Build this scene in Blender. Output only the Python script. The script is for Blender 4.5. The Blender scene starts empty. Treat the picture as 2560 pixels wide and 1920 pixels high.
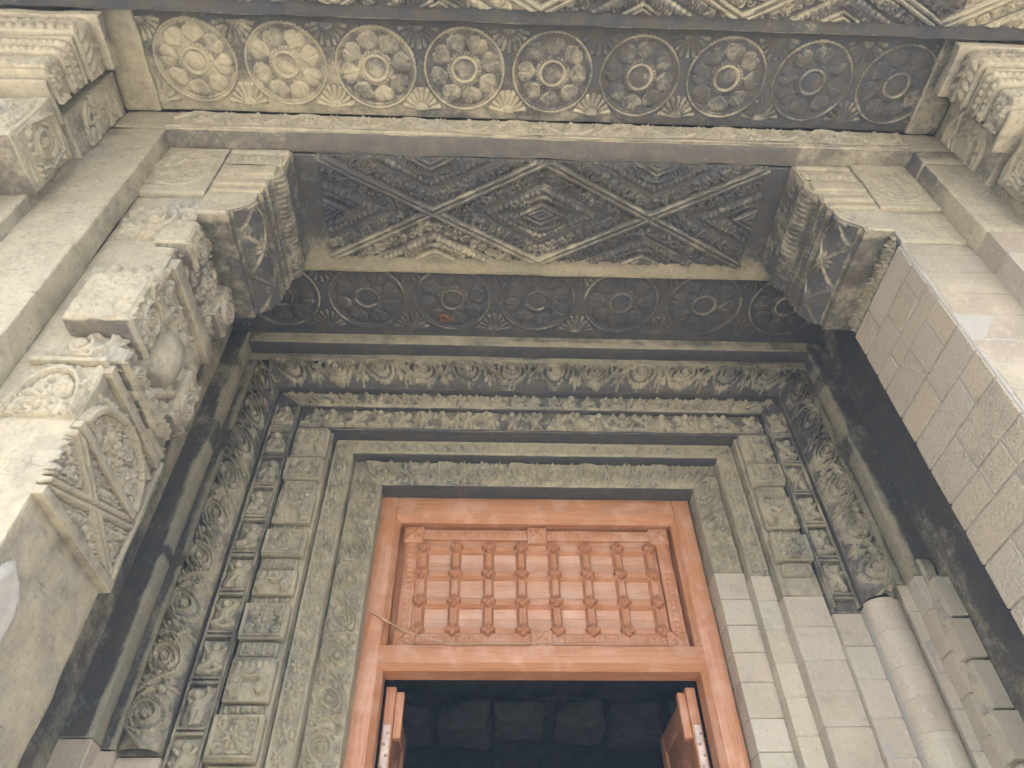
import bpy, math, random
import numpy as np
from mathutils import Matrix, Vector

# ------------------------------------------------------------------ camera, world, sun, exposure
scn = bpy.context.scene
COL = scn.collection
cam_d = bpy.data.cameras.new('camera')
cam = bpy.data.objects.new('camera', cam_d)
COL.objects.link(cam)
cam_d.sensor_fit = 'HORIZONTAL'
cam_d.sensor_width = 36.0
cam_d.lens = 36.0 * 1775.4 / 2560.0
cam_d.clip_start = 0.05
cam_d.clip_end = 200.0
_p, _y, _r = math.radians(46.2485), math.radians(2.8984), math.radians(1.0756)
_ex = Vector((math.cos(_y), -math.sin(_y), 0)); _ey = Vector((math.sin(_y), math.cos(_y), 0)); _ez = Vector((0, 0, 1))
_fw = _ey * math.cos(_p) + _ez * math.sin(_p)
_eu = -_ey * math.sin(_p) + _ez * math.cos(_p)
_rt = _ex * math.cos(_r) - _eu * math.sin(_r)
_up = _ex * math.sin(_r) + _eu * math.cos(_r)
M = Matrix.Identity(4)
for i in range(3):
    M[i][0], M[i][1], M[i][2] = _rt[i], _up[i], -_fw[i]
M[0][3], M[1][3], M[2][3] = -0.3097, 0.0, 1.6
cam.matrix_world = M
scn.camera = cam

world = bpy.data.worlds.new('World')
scn.world = world
world.use_nodes = True
wn = world.node_tree
sky = wn.nodes.new('ShaderNodeTexSky')
sky.sky_type = 'NISHITA'
sky.sun_disc = False
sky.sun_elevation = math.radians(68)
sky.sun_rotation = math.radians(188)      # behind the viewer
sky.air_density = 0.7
sky.dust_density = 6.0
sky.ozone_density = 0.5
wn.links.new(sky.outputs['Color'], wn.nodes['Background'].inputs['Color'])
wn.nodes['Background'].inputs['Strength'].default_value = 0.15
sun_d = bpy.data.lights.new('sun', 'SUN')
sun_d.energy = 0.6
sun_d.angle = math.radians(90)
sun_d.color = (1.0, 0.95, 0.86)
sun = bpy.data.objects.new('sun', sun_d)
COL.objects.link(sun)
_el, _az = math.radians(68), math.radians(188)
sd = Vector((math.sin(_az) * math.cos(_el), math.cos(_az) * math.cos(_el), math.sin(_el)))
sun.rotation_euler = sd.to_track_quat('Z', 'Y').to_euler()
sun.location = sd * 30
scn.view_settings.view_transform = 'Standard'
scn.view_settings.look = 'None'
scn.view_settings.gamma = 1.0
scn.view_settings.use_curve_mapping = False
scn.view_settings.exposure = 2.58
scn.cycles.max_bounces = 6
scn.cycles.diffuse_bounces = 3
scn.cycles.glossy_bounces = 2

# ------------------------------------------------------------------ node materials
def new_mat(name):
    m = bpy.data.materials.new(name)
    m.use_nodes = True
    nt = m.node_tree
    b = nt.nodes['Principled BSDF']
    b.inputs['Specular IOR Level'].default_value = 0.25
    return m, nt, b

class G:
    """small helper round a node tree"""
    def __init__(s, nt): s.nt = nt
    def n(s, t, **kw):
        o = s.nt.nodes.new(t)
        for k, v in kw.items(): setattr(o, k, v)
        return o
    def l(s, a, b): s.nt.links.new(a, b)
    def val(s, sock, v):
        if isinstance(v, (int, float)): sock.default_value = v
        else: s.l(v, sock)
    def math(s, op, a, b=None, clamp=False):
        o = s.n('ShaderNodeMath', operation=op, use_clamp=clamp)
        s.val(o.inputs[0], a)
        if b is not None: s.val(o.inputs[1], b)
        return o.outputs[0]
    def noise(s, vec, scale, detail=5, rough=.55, dist=0):
        o = s.n('ShaderNodeTexNoise')
        o.inputs['Scale'].default_value = scale; o.inputs['Detail'].default_value = detail
        o.inputs['Roughness'].default_value = rough; o.inputs['Distortion'].default_value = dist
        s.l(vec, o.inputs['Vector'])
        return o.outputs['Fac']
    def ramp(s, fac, a, b):
        o = s.n('ShaderNodeMapRange', interpolation_type='SMOOTHSTEP')
        s.val(o.inputs['Value'], fac)
        o.inputs['From Min'].default_value = a; o.inputs['From Max'].default_value = b
        return o.outputs['Result']
    def mix(s, f, a, b):
        o = s.n('ShaderNodeMix', data_type='RGBA')
        s.val(o.inputs['Factor'], f)
        for sock, v in ((o.inputs['A'], a), (o.inputs['B'], b)):
            if isinstance(v, tuple): sock.default_value = (*v, 1)
            else: s.l(v, sock)
        return o.outputs['Result']
    def attr(s, name, typ='GEOMETRY'):
        return s.n('ShaderNodeAttribute', attribute_name=name, attribute_type=typ).outputs['Fac']
    def scalev(s, vec, sc):
        o = s.n('ShaderNodeVectorMath', operation='MULTIPLY')
        s.l(vec, o.inputs[0]); o.inputs[1].default_value = sc
        return o.outputs[0]
    def bump(s, h, strength, dist, bsdf, prev=None):
        o = s.n('ShaderNodeBump')
        o.inputs['Strength'].default_value = strength; o.inputs['Distance'].default_value = dist
        s.l(h, o.inputs['Height'])
        if prev is not None: s.l(prev, o.inputs['Normal'])
        s.l(o.outputs['Normal'], bsdf.inputs['Normal'])
        return o.outputs['Normal']

def stone_material(name, tan_a, tan_b, grey, soot_a, soot_b, cracked=False):
    m, nt, b = new_mat(name)
    g = G(nt)
    pos = g.n('ShaderNodeNewGeometry').outputs['Position']
    n1 = g.noise(pos, 2.3, 4, .6)
    n2 = g.noise(pos, 9.0, 4, .65)
    n3 = g.noise(pos, 45.0, 2, .65)
    n4 = g.noise(g.scalev(pos, (1.0, 1.0, 0.22)), 11.0, 2, .6)
    base = g.mix(g.ramp(n2, .3, .7), tan_a, tan_b)
    base = g.mix(g.math('MULTIPLY', g.ramp(n1, .5, .68), .65), base, grey)
    base = g.mix(g.math('MULTIPLY', g.ramp(n3, .52, .75), .28), base, (.62, .56, .45))
    base = g.mix(g.math('MULTIPLY', g.ramp(n3, .46, .25), .34), base, (.13, .12, .095))
    if cracked:
        flk = g.noise(g.scalev(pos, (9.0, 9.0, 75.0)), 1.0, 2, .5)
        flake = g.math('MULTIPLY', g.ramp(flk, .63, .70), g.ramp(n1, .42, .55))
        base = g.mix(g.math('MULTIPLY', flake, .55), base, (.16, .14, .105))
        vo = g.n('ShaderNodeTexVoronoi', feature='DISTANCE_TO_EDGE'); vo.inputs['Scale'].default_value = 1.7
        wv = g.n('ShaderNodeVectorMath', operation='ADD')
        nz = g.n('ShaderNodeTexNoise'); nz.inputs['Scale'].default_value = 5.0; nz.inputs['Detail'].default_value = 2
        g.l(pos, nz.inputs['Vector']); g.l(g.scalev(nz.outputs['Color'], (.55, .55, .55)), wv.inputs[1]); g.l(pos, wv.inputs[0]); g.l(wv.outputs[0], vo.inputs['Vector'])
        crack = g.math('MULTIPLY', g.ramp(vo.outputs['Distance'], .010, .0), g.ramp(n1, .50, .60))
        base = g.mix(g.math('MULTIPLY', crack, .5), base, (.14, .12, .095))
    soot = g.math('ADD', g.attr('soot'), g.attr('soot_add', 'OBJECT'))
    wear = g.attr('wear')
    v = g.math('ADD', soot, g.math('MULTIPLY', g.math('SUBTRACT', n1, .5), .75))
    v = g.math('ADD', v, g.math('MULTIPLY', g.math('SUBTRACT', n2, .5), .65))
    v = g.math('ADD', v, g.math('MULTIPLY', g.math('SUBTRACT', n4, .5), .35))
    v = g.math('ADD', v, g.math('MULTIPLY', g.math('SUBTRACT', n3, .5), .45))
    v = g.math('SUBTRACT', v, g.math('MULTIPLY', wear, .55))
    f = g.math('MULTIPLY', g.ramp(v, .24, .70), .94)
    sc = g.mix(g.ramp(n2, .35, .72), soot_a, soot_b)
    col = g.mix(f, base, sc)
    g.l(col, b.inputs['Base Color'])
    b.inputs['Roughness'].default_value = .88
    g.bump(g.noise(pos, 60.0, 3, .7), .45, .012, b)
    return m

MAT = {}
MAT['stone'] = stone_material('carved_stone', (.39, .36, .25), (.305, .285, .205), (.27, .27, .222), (.052, .061, .076), (.098, .088, .071))  # the blue tint of the soot stands in for the glare veil
MAT['front'] = stone_material('weathered_stone', (.42, .39, .285), (.34, .318, .235), (.38, .375, .315), (.10, .10, .10), (.16, .145, .115), True)

def ashlar_material(name, cols, rough=.5):
    m, nt, b = new_mat(name)
    g = G(nt)
    oi = g.n('ShaderNodeObjectInfo')
    pos = g.n('ShaderNodeNewGeometry').outputs['Position']
    n2 = g.noise(pos, 6, 3, .6)
    n3 = g.noise(pos, 50, 2, .65)
    r = g.n('ShaderNodeValToRGB')
    r.color_ramp.interpolation = 'LINEAR'
    els = r.color_ramp.elements
    els[0].position = 0; els[0].color = (*cols[0], 1)
    els[1].position = 1; els[1].color = (*cols[-1], 1)
    for i, c in enumerate(cols[1:-1]):
        e = els.new((i + 1) / (len(cols) - 1)); e.color = (*c, 1)
    g.l(oi.outputs['Random'], r.inputs['Fac'])
    c = g.mix(g.math('MULTIPLY', g.ramp(n2, .42, .75), .4), r.outputs['Color'], (.56, .50, .40))
    c = g.mix(g.math('MULTIPLY', g.ramp(n2, .45, .25), .45), c, (.30, .26, .20))
    c = g.mix(g.math('MULTIPLY', g.ramp(n3, .55, .8), .4), c, (.66, .61, .52))
    c = g.mix(g.math('MULTIPLY', g.ramp(n3, .42, .2), .45), c, (.2, .18, .145))
    soot = g.attr('soot_add', 'OBJECT')
    c = g.mix(g.math('MULTIPLY', g.ramp(g.math('ADD', soot, g.math('SUBTRACT', n2, .5)), .4, .6), .8), c, (.10, .09, .075))
    g.l(c, b.inputs['Base Color'])
    b.inputs['Roughness'].default_value = .9
    g.bump(g.noise(g.scalev(pos, (1.0, 1.0, 1.6)), 40, 3, .75), .5 + .2 * rough, .010 + .006 * rough, b)
    return m
MAT['ashlar'] = ashlar_material('new_ashlar', [(.50, .455, .34), (.46, .45, .355), (.48, .425, .335), (.43, .395, .305), (.50, .475, .385)])
MAT['brick'] = ashlar_material('rough_ashlar', [(.57, .515, .39), (.51, .47, .365), (.59, .53, .385), (.51, .46, .36), (.55, .52, .42), (.54, .48, .37)], 2.6)
MAT['cream'] = ashlar_material('cream_ashlar', [(.355, .325, .24), (.375, .335, .245), (.34, .30, .235), (.355, .335, .27), (.35, .31, .235)])

def mortar():
    m, nt, b = new_mat('mortar'); g = G(nt)
    pos = g.n('ShaderNodeNewGeometry').outputs['Position']
    n = g.noise(pos, 25, 5, .6)
    g.l(g.mix(n, (.34, .335, .30), (.46, .44, .385)), b.inputs['Base Color'])
    b.inputs['Roughness'].default_value = .95
    g.bump(g.noise(pos, 90, 4, .6), .6, .01, b)
    return m
MAT['mortar'] = mortar()

def wood(name, dk, md, pl, deep):
    m, nt, b = new_mat(name); g = G(nt)
    tc = g.n('ShaderNodeTexCoord').outputs['Object']
    rv = g.attr('grain')                                     # 0: grain along z, 1: along x
    va = g.scalev(tc, (70, 70, 4.0)); vb = g.scalev(tc, (4.0, 70, 70))
    mv = g.n('ShaderNodeMix', data_type='VECTOR')
    g.l(rv, mv.inputs['Factor']); g.l(va, mv.inputs['A']); g.l(vb, mv.inputs['B'])
    gr = g.noise(mv.outputs['Result'], 1.0, 3, .7, .8)
    n2 = g.noise(tc, 7, 3, .6)
    c = g.mix(g.ramp(gr, .3, .7), dk, md)
    c = g.mix(g.math('MULTIPLY', g.ramp(n2, .44, .70), .7), c, pl)
    c = g.mix(g.math('MULTIPLY', g.ramp(gr, .42, .25), .6), c, deep)
    g.l(c, b.inputs['Base Color'])
    b.inputs['Roughness'].default_value = .36
    b.inputs['Specular IOR Level'].default_value = .7
    rg = g.n('ShaderNodeMapRange'); rg.inputs['To Min'].default_value = .28; rg.inputs['To Max'].default_value = .62
    g.l(n2, rg.inputs['Value']); g.l(rg.outputs['Result'], b.inputs['Roughness'])
    g.bump(gr, .6, .008, b)
    return m
MAT['wood'] = wood('varnished_wood', (.41, .18, .075), (.51, .25, .12), (.58, .34, .225), (.26, .11, .05))
MAT['plank'] = wood('sheen_pale_boards', (.50, .27, .155), (.58, .35, .22), (.62, .42, .31), (.34, .17, .095))  # boards paled to carry the sky's sheen in their colour
MAT['boss'] = wood('sheenless_dark_wood', (.32, .125, .045), (.40, .17, .07), (.44, .20, .09), (.20, .08, .03))  # boss wood darkened in colour, as if the sky sheen missed it

def plain(name, col, rough=.8, var=.25, scale=20, metal=0.0):
    m, nt, b = new_mat(name); g = G(nt)
    pos = g.n('ShaderNodeNewGeometry').outputs['Position']
    n = g.noise(pos, scale, 5, .6)
    d = tuple(c * (1 - var) for c in col); l = tuple(min(1, c * (1 + var)) for c in col)
    g.l(g.mix(g.ramp(n, .3, .7), d, l), b.inputs['Base Color'])
    b.inputs['Roughness'].default_value = rough
    b.inputs['Metallic'].default_value = metal
    g.bump(n, .3, .004, b)
    return m
MAT['dark'] = plain('shaded_chamber_stone', (.036, .039, .042), .9, .4, 14)  # near-black colour carries the darkness of the unlit chamber
MAT['stem'] = plain('dry_stem', (.50, .36, .22), .8)
MAT['root'] = plain('dry_root', (.62, .58, .48), .9)
MAT['nest'] = plain('dried_mud', (.15, .088, .06), .95, .35, 60)
MAT['metal'] = plain('painted_metal', (.62, .52, .46), .45, .15)
MAT['screw'] = plain('steel_screw', (.40, .30, .24), .4, .2)
MAT['plaster'] = plain('pale_plaster', (.44, .43, .38), .9, .2, 9)

def paving():
    m, nt, b = new_mat('stone_paving'); g = G(nt)
    pos = g.n('ShaderNodeNewGeometry').outputs['Position']
    br = g.n('ShaderNodeTexBrick'); br.inputs['Scale'].default_value = 1.2
    br.inputs['Mortar Size'].default_value = .012
    br.inputs['Color1'].default_value = (.58, .53, .44, 1); br.inputs['Color2'].default_value = (.64, .59, .50, 1)
    br.inputs['Mortar'].default_value = (.25, .23, .2, 1)
    g.l(pos, br.inputs['Vector'])
    n = g.noise(pos, 4, 5, .6)
    g.l(g.mix(g.math('MULTIPLY', n, .4), br.outputs['Color'], (.52, .48, .41)), b.inputs['Base Color'])
    b.inputs['Roughness'].default_value = .9
    return m
MAT['paving'] = paving()

# ------------------------------------------------------------------ numpy noise and mesh helpers
_rs = np.random.RandomState(7)
_LAT = _rs.rand(64, 64, 64)
def vnoise(P, s):
    q = np.asarray(P, float) * s + 100.0
    i = np.floor(q).astype(int); f = q - i
    f = f * f * (3 - 2 * f)
    i &= 63; j = (i + 1) & 63
    r = 0
    for a in (0, 1):
        for b_ in (0, 1):
            for c in (0, 1):
                ix = j[..., 0] if a else i[..., 0]; iy = j[..., 1] if b_ else i[..., 1]; iz = j[..., 2] if c else i[..., 2]
                w = (f[..., 0] if a else 1 - f[..., 0]) * (f[..., 1] if b_ else 1 - f[..., 1]) * (f[..., 2] if c else 1 - f[..., 2])
                r = r + _LAT[ix, iy, iz] * w
    return r - .5
def fbm(P, s):
    return vnoise(P, s) + .5 * vnoise(np.asarray(P) + 3.1, s * 2.1) + .25 * vnoise(np.asarray(P) + 7.7, s * 4.3)

def mesh_np(name, V, F, mat, smooth=True, soot=None, wear=None, grain=None):
    me = bpy.data.meshes.new(name)
    V = np.asarray(V, np.float32); F = np.asarray(F, np.int32)
    n, m, k = len(V), len(F), F.shape[1]
    me.vertices.add(n); me.vertices.foreach_set('co', V.ravel())
    me.loops.add(m * k); me.loops.foreach_set('vertex_index', F.ravel())
    me.polygons.add(m); me.polygons.foreach_set('loop_start', np.arange(0, m * k, k, dtype=np.int32))
    me.update(calc_edges=True)
    me.polygons.foreach_set('use_smooth', np.full(m, smooth))
    for nm, a in (('soot', soot), ('wear', wear), ('grain', grain)):
        if a is not None:
            at = me.attributes.new(nm, 'FLOAT', 'POINT')
            at.data.foreach_set('value', np.broadcast_to(np.asarray(a, np.float32), (n,)).copy())
    me.materials.append(MAT[mat])
    return me

def link(name, me, parent=None, loc=None, rot=None, scale=None):
    o = bpy.data.objects.new(name, me)
    COL.objects.link(o)
    if loc is not None: o.location = loc
    if rot is not None: o.rotation_euler = rot
    if scale is not None: o.scale = scale
    if parent is not None:
        o.parent = parent
        o.matrix_parent_inverse = parent.matrix_basis.inverted()
    return o

def tag(o, label=None, cat=None, group=None, kind=None):
    if label: o['label'] = label
    if cat: o['category'] = cat
    if group: o['group'] = group
    if kind: o['kind'] = kind
    return o

def thing(name, loc, label, cat, group=None):
    o = bpy.data.objects.new(name, None)
    COL.objects.link(o)
    o.location = loc; o.empty_display_size = .1
    return tag(o, label, cat, group)

def box_grid(x0, x1, y0, y1, z0, z1, seg, r=0.0):
    """welded surface grid of a box; r > 0 adds a loop that far from every edge"""
    ax = []
    for a, b in ((x0, x1), (y0, y1), (z0, z1)):
        n = max(1, int(math.ceil((b - a - 2 * r) / seg)))
        ln = np.linspace(a + r, b - r, n + 1)
        ax.append(np.r_[a, ln, b] if r > 0 else ln)
    ns = [len(q) - 1 for q in ax]
    idx = {}; V = []; F = []
    def vid(i, j, k):
        t = (i, j, k)
        if t not in idx:
            idx[t] = len(V); V.append((ax[0][i], ax[1][j], ax[2][k]))
        return idx[t]
    nx, ny, nz = ns
    for i in range(nx):
        for j in range(ny):
            F.append([vid(i, j, 0), vid(i, j + 1, 0), vid(i + 1, j + 1, 0), vid(i + 1, j, 0)])
            F.append([vid(i, j, nz), vid(i + 1, j, nz), vid(i + 1, j + 1, nz), vid(i, j + 1, nz)])
    for i in range(nx):
        for k in range(nz):
            F.append([vid(i, 0, k), vid(i + 1, 0, k), vid(i + 1, 0, k + 1), vid(i, 0, k + 1)])
            F.append([vid(i, ny, k), vid(i, ny, k + 1), vid(i + 1, ny, k + 1), vid(i + 1, ny, k)])
    for j in range(ny):
        for k in range(nz):
            F.append([vid(0, j, k), vid(0, j, k + 1), vid(0, j + 1, k + 1), vid(0, j + 1, k)])
            F.append([vid(nx, j, k), vid(nx, j + 1, k), vid(nx, j + 1, k + 1), vid(nx, j, k + 1)])
    return np.array(V), np.array(F)

def rb_mesh(name, x0, x1, y0, y1, z0, z1, mat='stone', soot=0.0, r=.012, amp=.004, seg=.06, grain=None, nsc=5.0, wear=None):
    r = min(r, .3 * min(x1 - x0, y1 - y0, z1 - z0))
    V, F = box_grid(x0, x1, y0, y1, z0, z1, seg, r)
    lo = np.array([x0 + r, y0 + r, z0 + r]); hi = np.array([x1 - r, y1 - r, z1 - r])
    Q = np.clip(V, lo, hi); D = V - Q
    L = np.linalg.norm(D, axis=1, keepdims=True); L[L == 0] = 1
    N = D / L
    P = Q + N * r
    if amp:
        P = P + N * (amp * 2 * (fbm(P, nsc) - .35))[:, None]
    s = soot(P, N) if callable(soot) else soot
    if wear is None:
        wear = np.clip((np.abs(N).max(axis=1) < .93) * .9, 0, 1) * (fbm(P + 5, 14) + .6)
    return mesh_np(name, P, F, mat, True, s, wear, grain)

def rb(name, x0, x1, y0, y1, z0, z1, mat='stone', parent=None, **kw):
    return link(name, rb_mesh(name, min(x0, x1), max(x0, x1), min(y0, y1), max(y0, y1), min(z0, z1), max(z0, z1), mat, **kw), parent)

# ------------------------------------------------------------------ carving: height fields built from strokes
class HF:
    def __init__(s, w, h, res):
        s.nx = max(3, int(round(w / res)) + 1); s.ny = max(3, int(round(h / res)) + 1)
        s.w, s.h = w, h
        s.x = np.linspace(0, w, s.nx); s.y = np.linspace(0, h, s.ny)
        s.dx = s.x[1] - s.x[0]; s.dy = s.y[1] - s.y[0]
        s.H = np.zeros((s.ny, s.nx))
    def ell(s, x, y, a, b, ang, hh, p=.38, base=0.0):
        R = max(a, b)
        i0 = max(0, int((x - R) / s.dx)); i1 = min(s.nx, int((x + R) / s.dx) + 2)
        j0 = max(0, int((y - R) / s.dy)); j1 = min(s.ny, int((y + R) / s.dy) + 2)
        if i0 >= i1 or j0 >= j1: return
        X = s.x[None, i0:i1] - x; Y = s.y[j0:j1, None] - y
        c, n = math.cos(ang), math.sin(ang)
        d = ((X * c + Y * n) / a) ** 2 + ((-X * n + Y * c) / b) ** 2
        v = hh * np.clip(1 - d, 0, 1) ** p
        W = s.H[j0:j1, i0:i1]
        np.maximum(W, v, out=W)
    _T = {}
    def blob(s, x, y, r, hh, base=0.0):
        """round stamp from a cache of domes at quarter-cell offsets"""
        fx, fy = x / s.dx, y / s.dy
        ix, iy = int(math.floor(fx)), int(math.floor(fy))
        qx, qy = int((fx - ix) * 4), int((fy - iy) * 4)
        rq = max(2, int(round(r / s.dx * 4)))
        k = (rq, qx, qy)
        T = HF._T.get(k)
        if T is None:
            m = rq // 4 + 2
            g_ = np.arange(-m, m + 2)
            d = (((g_[None, :] - (qx + .5) / 4)) ** 2 + ((g_[:, None] - (qy + .5) / 4)) ** 2) / (rq / 4) ** 2
            T = HF._T[k] = (np.clip(1 - d, 0, 1) ** .38, m)
        T, m = T
        x0, y0, x1, y1 = ix - m, iy - m, ix + m + 2, iy + m + 2
        a0, b0 = max(0, -x0), max(0, -y0)
        x0, y0 = max(0, x0), max(0, y0); x1, y1 = min(s.nx, x1), min(s.ny, y1)
        if x0 >= x1 or y0 >= y1: return
        W = s.H[y0:y1, x0:x1]
        np.maximum(W, T[b0:b0 + y1 - y0, a0:a0 + x1 - x0] * hh, out=W)
    def stroke(s, pts, r0, r1, h0, h1=None, base=0.0):
        pts = np.asarray(pts, float)
        if h1 is None: h1 = h0
        d = np.r_[0, np.cumsum(np.hypot(*np.diff(pts, axis=0).T))]
        if d[-1] <= 0: return
        n = max(2, int(d[-1] / max(min(r0, r1) * .7, s.dx * .9)) + 1)
        t = np.linspace(0, d[-1], n)
        xs = np.interp(t, d, pts[:, 0]); ys = np.interp(t, d, pts[:, 1])
        u = t / d[-1]
        for x, y, k in zip(xs, ys, u):
            s.blob(x, y, r0 + (r1 - r0) * k, h0 + (h1 - h0) * k, base)
    def spiral(s, cx, cy, R, turns, d, ph, rr, hh, r_in=.14):
        th = np.linspace(0, 1, int(22 * turns))
        a = ph + d * th * turns * 2 * math.pi
        r = R * (1 - th * (1 - r_in))
        s.stroke(np.c_[cx + r * np.cos(a), cy + r * np.sin(a)], rr, rr * .7, hh, hh * .9)
        s.blob(cx, cy, R * .22, hh * 1.15)
    def comma(s, x, y, ang, ln, curl, r, hh):
        t = np.linspace(0, 1, 8)
        a = ang + curl * t ** 1.5
        px = x + np.cumsum(np.cos(a)) * ln / 8; py = y + np.cumsum(np.sin(a)) * ln / 8
        s.stroke(np.c_[px, py], r * .55, r, hh * .6, hh)
    def flower(s, x, y, R, n, hh, ph=0.0, hub=.28, fat=1.0):
        for k in range(n):
            a = ph + 2 * math.pi * k / n
            s.ell(x + .62 * R * math.cos(a), y + .62 * R * math.sin(a), R * .38, R * min(.42, fat * 1.75 / n), a, hh, .5)
        s.blob(x, y, R * hub, hh * 1.25)
    def rect(s, x0, x1, y0, y1, hh):
        i0, i1 = np.searchsorted(s.x, [x0, x1]); j0, j1 = np.searchsorted(s.y, [y0, y1])
        W = s.H[j0:j1, i0:i1]; np.maximum(W, hh, out=W)
    def blur(s, n=1):
        for _ in range(n):
            h = np.pad(s.H, 1, mode='edge')
            s.H = (h[:-2, 1:-1] + h[2:, 1:-1] + h[1:-1, :-2] + h[1:-1, 2:] + 2 * h[1:-1, 1:-1]) / 6
    def wear(s):
        gy, gx = np.gradient(s.H, s.dy, s.dx)
        e = np.hypot(gx, gy)
        top = s.H / (s.H.max() + 1e-6)
        return np.clip(e * .5, 0, 1) * .55 + np.clip(top - .3, 0, 1) * .65

def sheet_mesh(name, hf, P0, N, mat, soot=0.0, keep=None, skirt=.012, flip=False, wearf=1.0, rough=.0015):
    """displace the grid of points P0 (ny,nx,3) along N by the height field"""
    H = hf.H.copy()
    W = hf.wear() * wearf
    H = H + rough * 2 * fbm(P0, 16)
    if skirt and keep is None:
        H[0, :] = H[-1, :] = -skirt; H[:, 0] = H[:, -1] = -skirt
    V = (P0 + N * H[..., None]).reshape(-1, 3)
    ny, nx = H.shape
    a = np.arange(ny * nx).reshape(ny, nx)
    F = np.stack([a[:-1, :-1], a[:-1, 1:], a[1:, 1:], a[1:, :-1]], -1).reshape(-1, 4)
    if keep is not None:
        kf = (keep[:-1, :-1] & keep[1:, 1:] & keep[:-1, 1:] & keep[1:, :-1]).ravel()
        F = F[kf]
        used = np.zeros(len(V), bool); used[F.ravel()] = True
        m = np.cumsum(used) - 1
        F = m[F]
    if flip: F = F[:, ::-1]
    s = soot(P0.reshape(-1, 3), None) if callable(soot) else np.full(len(V), soot)
    W = W.reshape(-1)
    if keep is not None:
        V, s, W = V[used], s[used], W[used]
    return mesh_np(name, V, F, mat, True, s, W)

def flat(name, hf, O, ux, uy, n, mat='stone', parent=None, **kw):
    O, ux, uy, n = [np.array(v, float) for v in (O, ux, uy, n)]
    P0 = O + hf.x[None, :, None] * ux + hf.y[:, None, None] * uy
    fl = np.dot(np.cross(ux, uy), n) < 0
    return link(name, sheet_mesh(name, hf, P0, np.broadcast_to(n, P0.shape), mat, flip=fl, **kw), parent)

# ---- ornament
def vine(L, W, res, pitch, seed, h=.016, R=None, lush=1.0):
    rnd = random.Random(seed); hf = HF(L, W, res)
    n = max(1, int(round(L / pitch))); p = L / n
    R = R or min(W * .39, p * .38)
    J = lambda v: v * rnd.uniform(.85, 1.15)
    for c in range(n):
        cx = (c + .5) * p + rnd.uniform(-.02, .02) * p; cy = W * (.5 + rnd.uniform(-.02, .02)); d = 1 if c % 2 else -1
        hf.spiral(cx, cy, R * .86, 1.45, d, math.pi + d * .6, R * .085, h, .42)
        hf.flower(cx, cy, R * .30, 6, h * 1.05, rnd.random() * 6)
        y0 = W * (.10 if d > 0 else .90)
        hf.stroke([(cx - p * .62, W - y0), (cx - p * .42, W * .5), (cx - R * .8, y0), (cx, y0 - d * W * .02), (cx + R * .8, y0 + d * W * .06), (cx + p * .42, W * .5)], R * .08, R * .08, h * .85)
        m = int(13 * lush)
        for k in range(m):                      # fringe of leaves round the coil
            a = 6.283 * (k + rnd.uniform(-.2, .2)) / m
            hf.comma(cx + R * .98 * math.cos(a), cy + R * .98 * math.sin(a), a + d * .75, J(R * .36), d * 1.5, R * .072, J(h * .9))
        m = int(9 * lush)
        for k in range(m):                      # leaves curling inwards
            a = 6.283 * (k + rnd.uniform(-.2, .2)) / m
            hf.comma(cx + R * .68 * math.cos(a), cy + R * .68 * math.sin(a), a + math.pi - d * .7, J(R * .22), -d * 1.4, R * .058, J(h * .8))
        for sy in (-1, 1):                      # fans and beads between coils
            bx, by = cx + p * .5, W * .5 + sy * W * .30
            for k in (-2, -1, 0, 1, 2): hf.comma(bx, by - sy * R * .1, sy * 1.57 + k * .75, J(R * .5), k * .8, R * .07, J(h * .9))
            for k in (-1, 1): hf.comma(bx + k * .1 * R, W * .5, (0 if k > 0 else math.pi) + sy * .6, J(R * .5), -k * sy * 1.5, R * .07, J(h * .85))
            for k in range(4): hf.blob(bx + rnd.uniform(-.4, .4) * R, by + rnd.uniform(-.3, .3) * R, R * .075, h)
    return hf

def flower_chain(L, W, res, pitch, seed, h=.011):
    rnd = random.Random(seed); hf = HF(L, W, res)
    n = max(1, int(round(L / pitch))); p = L / n
    for c in range(n):
        cx = (c + .5) * p; cy = W / 2
        if c % 2 == 0:
            hf.flower(cx, cy, W * .36, 8, h, .2)
        else:
            for s in (-1, 1):
                for k in range(4):
                    hf.comma(cx + s * p * .06, cy + (k - 1.5) * W * .1, (0 if s > 0 else math.pi) + (k - 1.5) * .45 * s, p * .3, s * (k - 1.5) * .7, W * .05, h * .9)
            hf.blob(cx, cy, W * .11, h * 1.2)
            hf.ell(cx, cy + W * .25, W * .16, W * .07, 0, h * .8); hf.ell(cx, cy - W * .25, W * .16, W * .07, 0, h * .8)
    hf.rect(0, L, 0, W * .07, h * .75); hf.rect(0, L, W * .93, W, h * .75)
    return hf

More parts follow.
